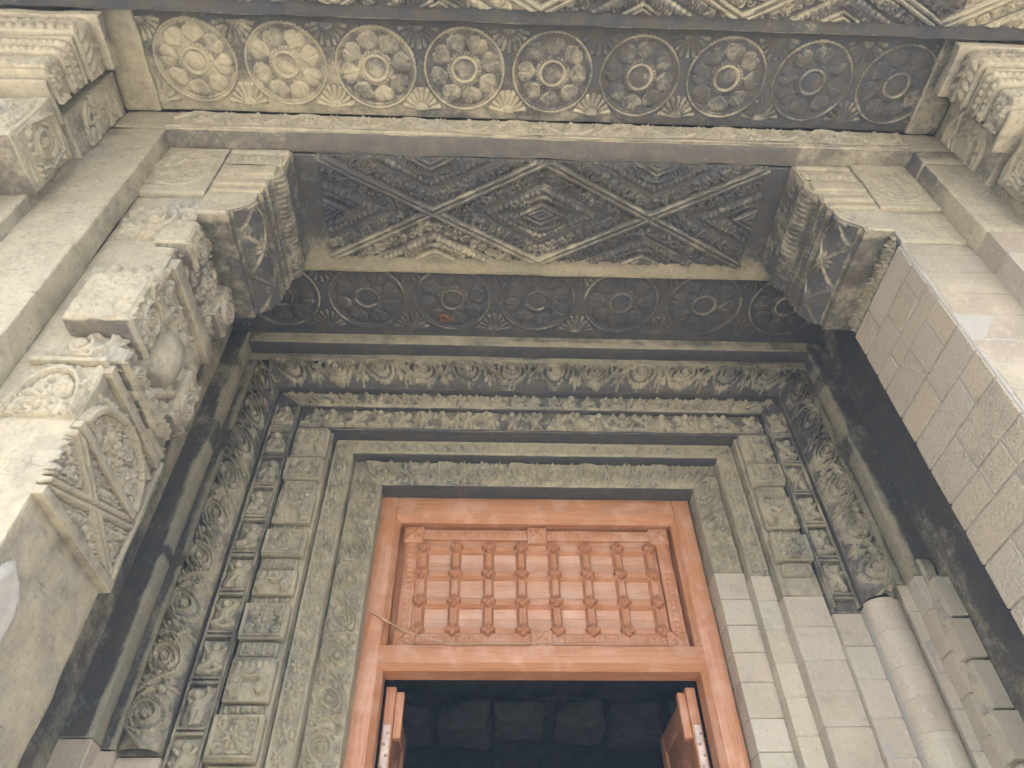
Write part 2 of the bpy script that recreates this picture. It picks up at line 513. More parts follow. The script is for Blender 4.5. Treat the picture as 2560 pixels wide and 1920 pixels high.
def figure(hf, cx, y0, s, rnd, hh, seated=None):
    if seated is None: seated = rnd.random() < .55
    lean = rnd.uniform(-.12, .12) * s
    hy = .80 * s
    hf.blob(cx + lean, y0 + hy, .14 * s, hh * 1.15)
    hf.ell(cx + lean * .5, y0 + .5 * s, .17 * s, .22 * s, rnd.uniform(-.2, .2), hh)
    for k in (-1, 1):
        sx, sy = cx + lean * .7 + k * .15 * s, y0 + .62 * s
        ex, ey = sx + k * .15 * s, sy + rnd.choice((-.22, .12, .2)) * s
        hx, hy2 = ex + rnd.uniform(-.2, .08) * k * s, ey + rnd.uniform(-.1, .2) * s
        hf.stroke([(sx, sy), (ex, ey), (hx, hy2)], .06 * s, .05 * s, hh * .85)
        if seated:
            hf.stroke([(cx + k * .1 * s, y0 + .3 * s), (cx + k * .34 * s, y0 + .2 * s), (cx - k * .02 * s, y0 + .08 * s)], .09 * s, .06 * s, hh * .9)
        else:
            kx = cx + k * .12 * s + rnd.uniform(-.08, .08) * s
            hf.stroke([(cx + k * .07 * s, y0 + .34 * s), (kx, y0 + .18 * s), (kx + rnd.uniform(-.08, .08) * s, y0 + .02 * s)], .08 * s, .055 * s, hh * .9)

def figures(L, W, res, pitch, seed, h=.03):
    rnd = random.Random(seed); hf = HF(L, W, res)
    n = max(1, int(round(L / pitch))); p = L / n
    hf.rect(0, L, 0, W * .07, h * .6)
    for c in range(n):
        figure(hf, (c + .5) * p + rnd.uniform(-.1, .1) * p, W * .08, W * rnd.uniform(.86, .95), rnd, h)
        if rnd.random() < .35:
            hf.rect(c * p - .04 * p, c * p + .04 * p, 0, W * .9, h * .7)
        for k in range(3):
            hf.comma((c + rnd.choice((.05, .95))) * p, W * rnd.uniform(.1, .9), rnd.uniform(0, 6.28), W * .22, rnd.choice((-1.5, 1.5)), W * .05, h * .6)
    return hf

def foliage(hf, inside, flow, n, seed, ln=.07, r=.011, h=.02, sym=None):
    rnd = random.Random(seed)
    for _ in range(n):
        x, y = rnd.uniform(0, hf.w), rnd.uniform(0, hf.h)
        if not inside(x, y): continue
        a = flow(x, y) + rnd.uniform(-.35, .35); c = rnd.choice((-1, 1)) * rnd.uniform(.7, 2.0)
        q = rnd.uniform(.7, 1.25)
        for mx, my in ((0, 0),) + tuple(sym or ()):
            X = mx * 2 - x if mx else x; Y = my * 2 - y if my else y
            A, Cc = a, c
            if mx: A = math.pi - A; Cc = -Cc
            if my: A = -A; Cc = -Cc
            hf.comma(X, Y, A, ln * q, Cc, r * q, h * rnd.uniform(.75, 1.0))

def tile_mirror(h, nx):
    return np.concatenate([h if i % 2 == 0 else h[:, ::-1] for i in range(nx)], 1)

def diamond_panel(L, W, cells, res, seed, h=.026):
    """zigzag ribs crossing in a chain of diamonds filled with curling leaves; cells = number of half diamonds"""
    hf = HF(L, W, res); c = L / cells
    X = hf.x[None, :]; Y = hf.y[:, None]
    u = (X / c) % 2; tri = np.where(u < 1, u, 2 - u)            # 0..1..0
    v = Y / W
    nrm = 1 / math.hypot(1 / c, 1 / W)
    d1 = np.abs(v - tri) * nrm; d2 = np.abs(v - (1 - tri)) * nrm
    d = np.minimum(d1, d2)                                       # distance from rib centre lines
    rw = .034
    CEN = [(k * c, W * .5) for k in range(cells + 1)] + [((k + .5) * c, y) for k in range(cells) for y in (0.0, W)]
    def rho(x, y):
        # 0 in the middle of a diamond, 1 on its ribs
        return min((abs(x - q[0]) / (c * .5) + abs(y - q[1]) / (W * .5), q) for q in CEN)
    rnd = random.Random(seed)
    ha, hb = c * .5, W * .5; ln = math.hypot(ha, hb)
    J = lambda v: v * rnd.uniform(.85, 1.15)
    for cx, cy in CEN:
        for mx in (1, -1):
            for my in (1, -1):
                if not (-.01 <= cx + mx * ha * .5 <= L + .01 and -.01 <= cy + my * hb * .5 <= W + .01): continue
                def cm(x, y, a, l, cu, r, hh):
                    if mx < 0: a = math.pi - a; cu = -cu
                    if my < 0: a = -a; cu = -cu
                    hf.comma(cx + mx * x, cy + my * y, a, l, cu, r, hh)
                def sp(x, y, R, dd, hh):
                    if 0 <= cx + mx * x <= L and 0 <= cy + my * y <= W: hf.spiral(cx + mx * x, cy + my * y, R, 1.5, dd * mx * my, rnd.uniform(0, 6), R * .24, hh, .2)
                n = max(3, int(ln / .075))
                for k in range(n):                       # sweeping acanthus leaves and curls between inner and outer diamond
                    s_ = (k + .5) / n
                    x, y = ha * (1 - s_), hb * s_
                    sp(x * .74, y * .74, J(.024), 1, J(h * .9))
                    cm(x * .63 + .012, y * .63, rnd.uniform(.0, .5), J(.085), J(1.5), .0105, J(h * .95))
                    cm(x * .66, y * .66 + .012, rnd.uniform(.7, 1.2), J(.06), -J(1.6), .0095, J(h * .8))
                    cm(x * .80 + .015, y * .80, rnd.uniform(-.6, .2), J(.05), -J(2.2), .009, J(h * .85))
                n = max(3, int(ln / .058))
                for k in range(n):                       # curls along the rib
                    s_ = (k + .4) / n
                    cm(ha * (1 - s_) * .88, hb * s_ * .88, math.atan2(hb, -ha) * rnd.uniform(.3, .8), J(.042), -J(2.2), .009, J(h * .8))
                    hf.blob(cx + mx * ha * (1 - s_) * .9, cy + my * hb * s_ * .9, .009, h * .9)
                n = max(3, int(ln * .5 / .034))
                for k in range(n + 1):                   # scalloped edge and inner leaves
                    s_ = k / n
                    hf.blob(cx + mx * ha * (1 - s_) * .47, cy + my * hb * s_ * .47, .019, h * .92)
                    cm(ha * (1 - s_) * .24, hb * s_ * .24, math.atan2(hb * s_, ha * (1 - s_)) + .4, J(.05), 1.4, .010, h * .8)
    # nested small diamonds and scalloped outline
    TT = np.full(hf.H.shape, 9.0)
    for q in CEN:
        TT = np.minimum(TT, np.abs(X - q[0]) / (c * .5) + np.abs(Y - q[1]) / (W * .5))
    for t0, w_, hh in ((.565, .022, -.010), (.235, .018, -.004), (.19, .018, h * .9), (.10, .022, h * .8)):
        b = np.abs(TT - t0) < w_
        hf.H = np.where(b, hh, hf.H)
    b = TT < .05; hf.H = np.where(b, h * .7, hf.H)
    rib = np.where(d < .005, h * .3, np.where(d < .024, h * 1.15, np.where(d < rw, -.006, 0)))
    hf.H = np.where(d < rw, rib, hf.H)
    return hf

# ================================================================== measurements (metres)
ZA, ZC1, ZC2, ZOB = 5.44, 5.66, 5.50, 5.55
YA, YB, YPB, YC, YW = 1.756, 1.884, 2.50, 2.70, 3.266
HP, HA = 1.766, 2.104            # inner pier reveal, portal jamb reveal
HOL, HOR = -2.40, 2.33           # outer pier reveals
HS = 2.115                       # side walls behind the inner piers
Z0 = 0.0

# ------------------------------------------------------------------ setting
g_me = mesh_np('ground', [(-15, -18, 0), (15, -18, 0), (15, 9, 0), (-15, 9, 0)], [[0, 1, 2, 3]], 'paving', False)
tag(link('ground', g_me), kind='structure')

for s, nm in ((-1, 'niche_wall'), (1, 'niche_wall')):
    o = rb(nm, s * HS, s * 3.6, 2.52, 4.6, 0, 6.2, 'stone', soot=lambda P, N: .62 + .7 * vnoise(np.c_[P[:, 0], P[:, 1] * 5, P[:, 2] * .9], 1.0), seg=.06)
    tag(o, 'soot-blackened plain side wall hidden behind the ' + ('carved bracket pier' if s < 0 else 'rebuilt brick pier'), 'wall')
o = rb('wall', -4.6, 4.6, -.42, 1.75, 5.86, 7.6, 'stone', soot=.3, seg=.5); tag(o, kind='structure')  # unseen mass over the beam, added and carried forward to block sky light
o = rb('wall', -4.6, 4.6, 1.76, 5.0, 6.0, 7.6, 'stone', soot=.8, seg=.5); tag(o, kind='structure')
# dark chamber behind the door
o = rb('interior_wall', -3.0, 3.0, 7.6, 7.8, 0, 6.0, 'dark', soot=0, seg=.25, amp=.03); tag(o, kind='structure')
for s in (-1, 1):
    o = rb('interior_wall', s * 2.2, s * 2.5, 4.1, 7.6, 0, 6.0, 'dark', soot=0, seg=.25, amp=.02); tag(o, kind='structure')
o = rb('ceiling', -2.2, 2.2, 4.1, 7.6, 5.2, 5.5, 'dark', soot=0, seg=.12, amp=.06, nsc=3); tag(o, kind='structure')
lt = thing('chamber_lintel', (0, 5.3, 3.5), 'dim stone lintel of rough blocks inside the dark chamber', 'lintel')
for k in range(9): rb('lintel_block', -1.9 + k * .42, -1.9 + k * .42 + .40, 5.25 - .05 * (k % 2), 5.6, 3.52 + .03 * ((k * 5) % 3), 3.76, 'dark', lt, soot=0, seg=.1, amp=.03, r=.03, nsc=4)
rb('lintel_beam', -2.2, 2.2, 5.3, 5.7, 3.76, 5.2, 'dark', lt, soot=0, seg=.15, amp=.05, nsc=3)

# ------------------------------------------------------------------ outer beam over the entrance
ob = thing('stone_beam', (0, .85, ZOB), 'sooty stone beam with a diamond carved underside resting on the stepped outer capitals', 'beam')
rb('beam_body', -4.5, 4.5, -.40, 1.20, ZOB + .004, 5.86, 'stone', ob, soot=.75, seg=.08)  # depth out of view is added to shade the lower fronts
hf = diamond_panel(6.24, .54, 6, .006, 3, .028)
flat('diamond_panel', hf, (-3.19, .59, ZOB + .001), (1, 0, 0), (0, 1, 0), (0, 0, -1), 'stone', ob,
     soot=lambda P, N: .90 - .75 * np.exp(-((P[:, 0] + .22) / .17) ** 2) * (P[:, 1] > .9) - .35 * (P[:, 0] > 2.1), wearf=1.25)

# ------------------------------------------------------------------ rosettes
def rosette_mesh(name, R, res, seed, petals=8, cut=None):
    hf = HF(2 * R, 2 * R, res); rnd = random.Random(seed)
    X = hf.x[None, :] - R; Y = hf.y[:, None] - R; r = np.hypot(X, Y) / R; th = np.arctan2(Y, X)
    ring = lambda c, w, h: h * np.clip(1 - ((r - c) / w) ** 2, 0, 1) ** .5
    H = np.maximum(ring(.965, .03, .013), ring(.90, .018, .007))
    ph = rnd.random()
    for k in range(petals):
        a = ph + 2 * math.pi * k / petals; da = (th - a + math.pi) % (2 * math.pi) - math.pi
        w = .37 * (8 / petals) * np.clip((r - .25) / .35, .3, 1.02)
        e = (da / w) ** 2 + ((r - .625) / .225) ** 2
        e = e + .5 * np.clip(1 - np.abs(da) / .07, 0, 1) * np.clip((r - .72) / .1, 0, 1)
        n = rnd.uniform(.8, 1.15)
        pet = np.where(e < 1, .014 * n * np.clip(1 - e, 0, 1) ** .28 - .005 * np.clip(1 - np.abs(da) / .035, 0, 1) * (r > .52), 0)
        H = np.maximum(H, pet)
    nb = 28
    bead = np.clip(1 - (((th * nb / (2 * math.pi)) % 1 - .5) / .42) ** 2 - ((r - .375) / .038) ** 2, 0, 1) ** .5
    H = np.where(r < .42, np.maximum(.004, .013 * bead), H)
    H = np.maximum(H, ring(.295, .04, .018))
    H = np.where(r < .262, .010 * (1 - (r / .27) ** 2) + .003, H)
    hf.H = H * 1.15
    keep = r < 1.01
    P0 = np.stack([np.broadcast_to(X, r.shape), np.broadcast_to(Y, r.shape), np.zeros_like(r)], -1)
    hf.H = np.where(r > .99, -.004, hf.H)
    return sheet_mesh(name, hf, P0, np.broadcast_to(np.array([0, 0, -1.]), P0.shape), 'stone', 0.0, keep, flip=True, wearf=1.2)

def palmette_mesh(name, w, h, res):
    hf = HF(w, h, res)
    hf.blob(w / 2, 0, w * .17, .014)
    for k in range(9):
        a = math.pi * (k + .5) / 9
        hf.stroke([(w / 2 + .2 * w * math.cos(a), .2 * w * math.sin(a)), (w / 2 + .46 * w * math.cos(a), min(h * .95, .5 * w * math.sin(a)))], w * .028, w * .05, .008, .013)
    P0 = np.stack(np.broadcast_arrays(hf.x[None, :] - w / 2, hf.y[:, None], np.zeros((1, 1))), -1).astype(float)
    keep = hf.H > -1
    keep = np.abs(P0[..., 0]) < .5 * w * (1 - .75 * (P0[..., 1] / h) ** 1.2) + .01
    return sheet_mesh(name, hf, P0, np.broadcast_to(np.array([0, 0, -1.]), P0.shape), 'stone', 0.0, keep, flip=True)

def rosette_ceiling(z, y0, y1, xl, xr, yc, R, xs, sootf, label, margin):
    t = thing('rosette_ceiling', ((xl + xr) / 2, (y0 + y1) / 2, z), label, 'ceiling')
    rb('ceiling_slab', xl, xr, y0, y1, z, z + .25, 'stone', t, soot=lambda P, N: sootf(P), seg=.05, amp=.002)
    ms = [rosette_mesh('rosette', R, .0055, s, 8) for s in (1, 2, 3)]
    pm = palmette_mesh('palmette', R * 1.0, R * .55, .006)
    for i, x in enumerate(xs):
        o = link('rosette', ms[i % 3], t, (x, yc + .004 * ((i * 7) % 3 - 1), z + .001), (0, 0, .37 * (i * 5 % 7)))
        o['soot_add'] = float(sootf(np.array([[x, yc, z]]))[0])
    px = (xs[1] - xs[0])
    for i in range(len(xs) + 1):
        for up in (0, 1):
            x = xs[0] + (i - .5) * px
            if x - .1 < xl or x + .1 > xr: continue
            yy = yc + R * 1.0 if up == 0 else yc - R * 1.0
            o = link('palmette', pm, t, (x, yy, z + .001), (0, 0, math.pi if up == 0 else 0))
            o['soot_add'] = float(sootf(np.array([[x, yy, z]]))[0])
    return t

def soot_c1(P):
    x, y = P[:, 0], P[:, 1]
    return np.clip(.68 + .15 * np.tanh((x + .9) / .8) - .28 * np.clip((y - 1.40) / .3, 0, 1) * np.clip((1.4 - x) / 1.2, 0, 1) + .18 * np.clip((1.33 - y) / .12, 0, 1), -.1, .85)
c1 = rosette_ceiling(ZC1, 1.202, YA - .002, HOL - .05, HOR + .05, 1.476, .226, [.023 + .4895 * k for k in range(-4, 5)], soot_c1,
                     'weathered ceiling with nine ringed rosettes above the bright scrollwork lintel', 0)
for x0, x1, so in ((-2.39, -2.19, .12), (2.135, 2.32, .5)):      # raised margins at the ends of the panel
    rb('margin', x0, x1, 1.205, 1.752, ZC1 - .035, ZC1 + .01, 'stone', c1, soot=so, seg=.035, amp=.006, nsc=14)
c2 = rosette_ceiling(ZC2, YC - .2, YW + .01, -HS + .01, HS - .01, 2.935, .262, [.02 + .577 * k for k in range(-3, 4)],
                     lambda P: np.clip(.93 - .16 * np.clip((P[:, 1] - 3.0) / .25, 0, 1) * (np.abs(P[:, 0]) < 1.4), 0, 1),
                     'soot-black ceiling with seven ringed rosettes just above the carved door surround', 0)

# ------------------------------------------------------------------ portal frame: plain jambs and scroll lintel
pf = thing('portal_frame', (0, YA, 0), 'broad plain stone portal frame with weathered jambs and a scrollwork lintel', 'door frame')
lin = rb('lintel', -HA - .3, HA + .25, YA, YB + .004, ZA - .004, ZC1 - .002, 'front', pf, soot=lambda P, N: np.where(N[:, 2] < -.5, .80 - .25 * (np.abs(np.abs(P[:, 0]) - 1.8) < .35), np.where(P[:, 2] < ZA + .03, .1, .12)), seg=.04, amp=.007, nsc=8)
hf = vine(4.2, .17, .006, .30, 11, .016, lush=.7)
flat('scroll_moulding', hf, (-2.1, YA - .003, ZA + .04), (1, 0, 0), (0, 0, 1), (0, -1, 0), 'front', pf, soot=lambda P, N: .10 + .15 * (P[:, 0] > 1.3))
rb('fillet', -2.12, 2.1, YA - .016, YA + .01, ZA - .001, ZA + .034, 'front', pf, soot=lambda P, N: .3 + .15 * (P[:, 0] > .5), seg=.04, amp=.006, r=.01)
# left jamb: two big blocks with a cracked joint
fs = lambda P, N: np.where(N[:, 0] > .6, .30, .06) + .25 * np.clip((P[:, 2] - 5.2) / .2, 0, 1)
rb('jamb_block', -2.62, -HA, YA, YB + .01, 4.268, ZA - .006, 'front', pf, soot=fs, seg=.035, amp=.007, r=.014)
rb('jamb_block', -2.62, -HA + .005, YA - .012, YB + .01, 1.4, 4.263, 'front', pf, soot=lambda P, N: np.where(N[:, 0] > .6, .25, .02), seg=.04, amp=.006, r=.010)
rb('jamb_block', -2.62, -HA, YA + .004, YB + .01, 0, 1.395, 'front', pf, soot=.05, seg=.1, amp=.007, r=.02)
# right jamb: old stone above, pale replacement courses below
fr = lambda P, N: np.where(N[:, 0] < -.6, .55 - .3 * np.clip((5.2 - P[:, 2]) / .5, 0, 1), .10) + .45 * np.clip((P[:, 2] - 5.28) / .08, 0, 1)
rb('jamb_block', HA, 2.60, YA, YB + .01, 5.292, ZA - .006, 'front', pf, soot=fr, seg=.035, amp=.005, r=.012)
rb('jamb_block', HA, 2.60, YA + .003, YB + .01, 4.578, 5.287, 'front', pf, soot=fr, seg=.035, amp=.005, r=.012)

_unit = {}
def unit_block(mat, v, ch=.018, jit=.010):
    k = (mat, v, ch)
    if k not in _unit:
        V, F = box_grid(-.5, .5, -.5, .5, -.5, .5, 1.1)
        rnd = random.Random(v * 31 + 5)
        # chamfered box: three vertices at each corner
        VV = []; 
        for x in (-.5, .5):
            for y in (-.5, .5):
                for z in (-.5, .5):
                    j = [rnd.uniform(-jit, jit) for _ in range(3)]
                    c = (x + j[0], y + j[1], z + j[2])
                    for a in range(3):
                        p = list(c)
                        for b in range(3):
                            if b != a: p[b] -= math.copysign(ch, c[b])
                        VV.append(p)
        idx = lambda i, j, k2, a: ((i * 2 + j) * 2 + k2) * 3 + a
        Q = []; T = []
        for a in range(3):
            for s in (0, 1):
                o = [b for b in range(3) if b != a]
                ring = []
                for u, w in ((0, 0), (1, 0), (1, 1), (0, 1)):
                    t = [0, 0, 0]; t[a] = s; t[o[0]] = u; t[o[1]] = w
                    ring.append(idx(*t, a))
                Q.append(ring)
        for a in range(3):                 # edges running along axis a
            o = [b for b in range(3) if b != a]
            for u in (0, 1):
                for w in (0, 1):
                    t0 = [0, 0, 0]; t0[o[0]] = u; t0[o[1]] = w; t1 = list(t0); t1[a] = 1
                    Q.append([idx(*t0, o[0]), idx(*t1, o[0]), idx(*t1, o[1]), idx(*t0, o[1])])
        for i in (0, 1):
            for j in (0, 1):
                for k2 in (0, 1):
                    T.append([idx(i, j, k2, 0), idx(i, j, k2, 1), idx(i, j, k2, 2)])
        VV = np.array(VV)
        def orient(f):
            p = VV[f]; n = np.cross(p[1] - p[0], p[2] - p[0])
            return f if np.dot(n, p.mean(0)) > 0 else f[::-1]
        me = bpy.data.meshes.new('stone_block')
        me.from_pydata([tuple(p) for p in VV], [], [tuple(orient(f)) for f in Q + T])
        me.materials.append(MAT[mat])
        _unit[k] = me
    return _unit[k]
_bn = [0]
def block(name, x0, x1, y0, y1, z0, z1, mat, parent, soot=0.0):
    _bn[0] += 1
    o = link(name, unit_block(mat, _bn[0] % 7), parent, ((x0 + x1) / 2, (y0 + y1) / 2, (z0 + z1) / 2), None, (abs(x1 - x0), abs(y1 - y0), abs(z1 - z0)))
    if soot: o['soot_add'] = soot
    return o

rnd = random.Random(5)
rb('joint_mortar', HA + .005, 2.58, YA + .006, YB, 1.25, 4.57, 'mortar', pf, seg=.3, amp=0)
z = 4.572
while z > 1.2:
    h = rnd.uniform(.17, .21)
    block('jamb_block', HA + rnd.uniform(-.002, .002), 2.60, YA + rnd.uniform(.0, .003), YB + .01, z - h + .004, z, 'cream', pf)
    z -= h
rb('jamb_base', HA + .003, 2.59, YA + .008, YB, 0, z, 'front', pf, seg=.2)

# ------------------------------------------------------------------ inner beam with the diamond soffit
ib = thing('stone_beam', (0, 2.3, ZA), 'dark stone beam with one whole and two half diamonds of leaf carving underneath', 'beam')
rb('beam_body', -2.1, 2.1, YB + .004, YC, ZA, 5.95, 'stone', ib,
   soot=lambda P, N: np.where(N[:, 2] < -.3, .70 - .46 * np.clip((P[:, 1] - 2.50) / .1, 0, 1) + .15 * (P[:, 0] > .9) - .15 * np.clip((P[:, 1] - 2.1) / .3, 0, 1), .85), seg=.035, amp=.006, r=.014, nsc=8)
hf = diamond_panel(2.624, .686, 2, .0048, 8, .036)
flat('diamond_panel', hf, (-1.312, 1.886, ZA - .002), (1, 0, 0), (0, 1, 0), (0, 0, -1), 'stone', ib,
     soot=lambda P, N: .95 - .34 * np.clip((P[:, 1] - 2.25) / .35, 0, 1) * np.clip((1.3 - P[:, 0]) / 1.6, 0, 1), wearf=.8)

# ------------------------------------------------------------------ inner capitals
PROF = [(5.438, 1.437, 0), (5.262, 1.449, 0), (5.250, 1.462, 0), (5.236, 1.447, 1), (5.19, 1.433, 1), (5.14, 1.447, 1), (5.115, 1.482, 1), (5.092, 1.492, 0), (5.085, 1.484, 2), (5.030, 1.484, 2), (5.022, 1.504, 0), (5.012, 1.496, 3), (4.966, 1.496, 3), (4.955, 1.520, 0),
        (4.93, 1.512, 4), (4.89, 1.514, 4), (4.85, 1.532, 4), (4.815, 1.565, 4), (4.796, 1.602, 4), (4.785, 1.615, 0), (4.745, 1.612, 0)]
def capital(sgn, label):
    t = thing('capital', (sgn * 1.6, 2.2, 4.74), label, 'capital')
    Yf, Yk = YB - .002, 2.53
    # body: profile extruded along y
    pr = [(z, x) for z, x, _ in PROF] + [(4.745, 1.775), (5.438, 1.775)]
    ny = 26
    ys = np.linspace(Yf, Yk, ny)
    V = []; 
    m = len(pr)
    # densify profile
    dp = []
    for i in range(m):
        a = np.array(pr[i]); b = np.array(pr[(i + 1) % m]); n = max(1, int(np.hypot(*(b - a)) / .03))
        for k in range(n): dp.append(a + (b - a) * k / n)
    dp = np.array(dp); m = len(dp)
    G_ = np.zeros((ny, m, 3)); G_[..., 0] = sgn * dp[None, :, 1]; G_[..., 1] = ys[:, None]; G_[..., 2] = dp[None, :, 0]
    nz = fbm(G_, 9)[..., None]
    cen = np.array([sgn * 1.62, 0, 5.1]); dirv = (G_ - cen) * np.array([1, 0, 1]); dirv /= np.linalg.norm(dirv, axis=-1, keepdims=True)
    G_ = G_ + dirv * nz * .006
    V = G_.reshape(-1, 3)
    a = np.arange(ny * m).reshape(ny, m)
    F = np.stack([a[:-1], np.roll(a, -1, 1)[:-1], np.roll(a, -1, 1)[1:], a[1:]], -1).reshape(-1, 4)
    if sgn > 0: F = F[:, ::-1]
    me = mesh_np('capital_body', V, F, 'stone', False, .78 - .25 * (V[:, 1] < Yf + .03), .4)
    link('capital_body', me, t)
    # front cap: fan strips from profile edge to the block side (faces the court, pale)
    W = 10
    fv = []
    for z, x in dp[:-1]:
        if x > 1.77: continue
        for k in range(W + 1):
            xx = x + (1.775 - x) * k / W
            fv.append((sgn * xx, Yf - .003 + .004 * math.sin(z * 90) * (k > 0), z))
    fv = np.array(fv); n2 = len(fv) // (W + 1)
    fv[:, 1] += .006 * fbm(fv, 10)
    a = np.arange(len(fv)).reshape(n2, W + 1)
    F = np.stack([a[:-1, :-1], a[1:, :-1], a[1:, 1:], a[:-1, 1:]], -1).reshape(-1, 4)
    if sgn > 0: F = F[:, ::-1]
    link('front_face', mesh_np('front_face', fv, F, 'front', False, .10, 0.0), t)
    # moulding steps on the front face
    for z0, z1, x1, d in ((5.385, 5.436, 1.445, .020), (5.262, 5.275, 1.455, .014), (5.135, 5.245, 1.47, .026), (5.09, 5.11, 1.49, .010), (5.032, 5.085, 1.49, .020), (4.968, 5.012, 1.502, .014), (4.747, 4.785, 1.62, .016)):
        rb('front_moulding', sgn * x1, sgn * 1.772, Yf - d, Yf + .02, z0, z1, 'front', t, soot=.12, r=.012, amp=.004, seg=.03)
    hf = HF(.30, .10, .005)
    for k in range(8): hf.ell(.02 + k * .037, .05, .017, .045, .3, .012)
    flat('leaf_frieze', hf, (min(sgn * 1.46, sgn * 1.76), Yf - .006, 5.28), (1, 0, 0), (0, 0, 1), (0, -1, 0), 'front', t, soot=.14)
    # carved bands on the reveal
    L = Yk - Yf
    def side(name, hf, x, z, nz=0.0, so=.8, wf=.7):
        n = np.array([-sgn, 0, nz]); n = n / np.linalg.norm(n)
        uy = np.array([n[2] * sgn, 0, 1 - abs(n[2]) * .3]); uy = uy / np.linalg.norm(uy)
        flat(name, hf, (sgn * x, Yf + .004, z), (0, 1, 0), uy, n, 'stone', t, soot=so, wearf=wf)
    hf = HF(L, .13, .005)
    for k in range(int(L / .045)): hf.ell(.03 + k * .045, .065, .012, .055, .5, .012)
    side('leaf_band', hf, 1.446, 5.29)
    hf = HF(L, .115, .0045)
    n = int(L / .03)
    for k in range(n):
        if k < n * .62: hf.stroke([(.015 + k * .03, .0), (.022 + k * .03, .045), (.012 + k * .03, .115)], .010, .010, .016)
        else:
            for q in range(4): hf.ell(.015 + k * .03, .015 + q * .03 + (.015 if k % 2 else 0), .016, .018, 0, .012)
    P0 = np.zeros((hf.ny, hf.nx, 3)); v = hf.y / hf.h
    bul = np.sin(v * math.pi) ** .7 * .030
    P0[..., 0] = sgn * (1.474 - .012 * v - bul)[:, None]; P0[..., 1] = Yf + .004 + hf.x[None, :]; P0[..., 2] = (5.118 + .125 * v)[:, None]
    N = np.zeros_like(P0); N[..., 0] = -sgn
    link('scale_roll', sheet_mesh('scale_roll', hf, P0, N, 'stone', .72, flip=(sgn < 0) == False, wearf=.7), t)
    for z, x in ((5.034, 1.482), (4.970, 1.494)):
        hf = HF(L, .044, .0045)
        for k in range(int(L / .03)): hf.blob(.015 + k * .03, .022, .015, .010)
        side('bead_band', hf, x, z, 0)
    hf = HF(L, .20, .0045)
    q = L / 2.5
    for k in range(6):
        for s2 in (1, -1):
            hf.stroke([((k - .5) * q, .0 if s2 > 0 else .2), ((k + .5) * q, .2 if s2 > 0 else .0)], .008, .008, .014)
    for k in range(5):
        hf.flower((k + .0) * q, .10, .06, 10, .013, 0, .2)
        for s2 in (.02, .18): hf.flower((k + .5) * q, s2, .038, 10, .010, 0, .2)
    P0 = np.zeros((hf.ny, hf.nx, 3)); v = hf.y / hf.h
    px = np.interp(4.79 + v * .155, [4.79, 4.815, 4.85, 4.89, 4.93, 4.945], [1.607, 1.562, 1.53, 1.511, 1.510, 1.516])
    P0[..., 0] = sgn * (px - .003)[:, None]; P0[..., 1] = Yf + .004 + hf.x[None, :]; P0[..., 2] = (4.79 + .155 * v)[:, None]
    N = np.zeros_like(P0); N[..., 0] = -sgn * .8; N[..., 2] = -.6
    link('diamond_band', sheet_mesh('diamond_band', hf, P0, N, 'stone', .72, flip=(sgn < 0) == False, wearf=.7), t)
    # back face
    rb('back_face', sgn * 1.62, sgn * 1.774, Yk - .03, Yk + .002, 4.75, 5.43, 'stone', t, soot=.85)
    return t
capital(-1, 'stepped stone capital with beaded bands above the pier with carved brackets')
capital(1, 'stepped stone capital with beaded bands above the pale brick pier')

# ------------------------------------------------------------------ inner piers
def rosette_block(t, sgn, zb, so_f):
    x0, x1 = sgn * 1.772, sgn * (HA + .02)
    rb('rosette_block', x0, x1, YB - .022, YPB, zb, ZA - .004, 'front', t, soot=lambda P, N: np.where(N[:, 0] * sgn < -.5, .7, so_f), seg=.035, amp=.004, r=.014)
    hf = HF(.32, .44, .0055)
    X = hf.x[None, :] - .16; Y = hf.y[:, None] - .22; r = np.hypot(X / .15, Y / .19)
    hf.H = .006 * np.clip(1 - np.abs(r - 1) / .08, 0, 1) + .004 * np.clip(1 - np.abs(r - .45) / .1, 0, 1)
    for k in range(6):
        a = k * 1.047 + .3; e = ((X - .09 * math.cos(a)) / .045) ** 2 + ((Y - .115 * math.sin(a)) / .055) ** 2
        hf.H = np.maximum(hf.H, .007 * np.clip(1 - np.abs(e - .7) / .4, 0, 1))
    flat('faint_rosette', hf, (min(x0, x1) + .006, YB - .023, zb + .05), (1, 0, 0), (0, 0, 1), (0, -1, 0), 'front', t, soot=so_f, skirt=.004)

# carved pier
lp = thing('stone_pier', (-1.93, 2.19, 0), 'weathered stone pier carved with lion brackets, scroll knobs and arched medallions', 'pier')
rosette_block(lp, -1, 4.924, .16)
rb('shaft', -HA - .02, -HP, YB, YPB, 1.3, 4.92, 'front', lp, soot=lambda P, N: np.where(N[:, 0] > .5, .38 - .10 * (P[:, 2] < 3.0), .22), seg=.035, amp=.008, r=.012)
rb('shaft', -HA - .02, -HP, YB, YPB, 0, 1.29, 'front', lp, soot=.1, seg=.1, amp=.01, r=.03)
LR = YPB - YB
def lret(name, hf, y, z, so=.32, mat='front', **kw):
    return flat(name, hf, (-HP - .002, y, z), (0, 1, 0), (0, 0, 1), (1, 0, 0), mat, lp, soot=so + .14, wearf=.8, **kw)
def lfront(name, hf, x, z, so=.24, **kw):
    return flat(name, hf, (x, YB + .002, z), (1, 0, 0), (0, 0, 1), (0, -1, 0), 'front', lp, soot=so, wearf=.4, **kw)
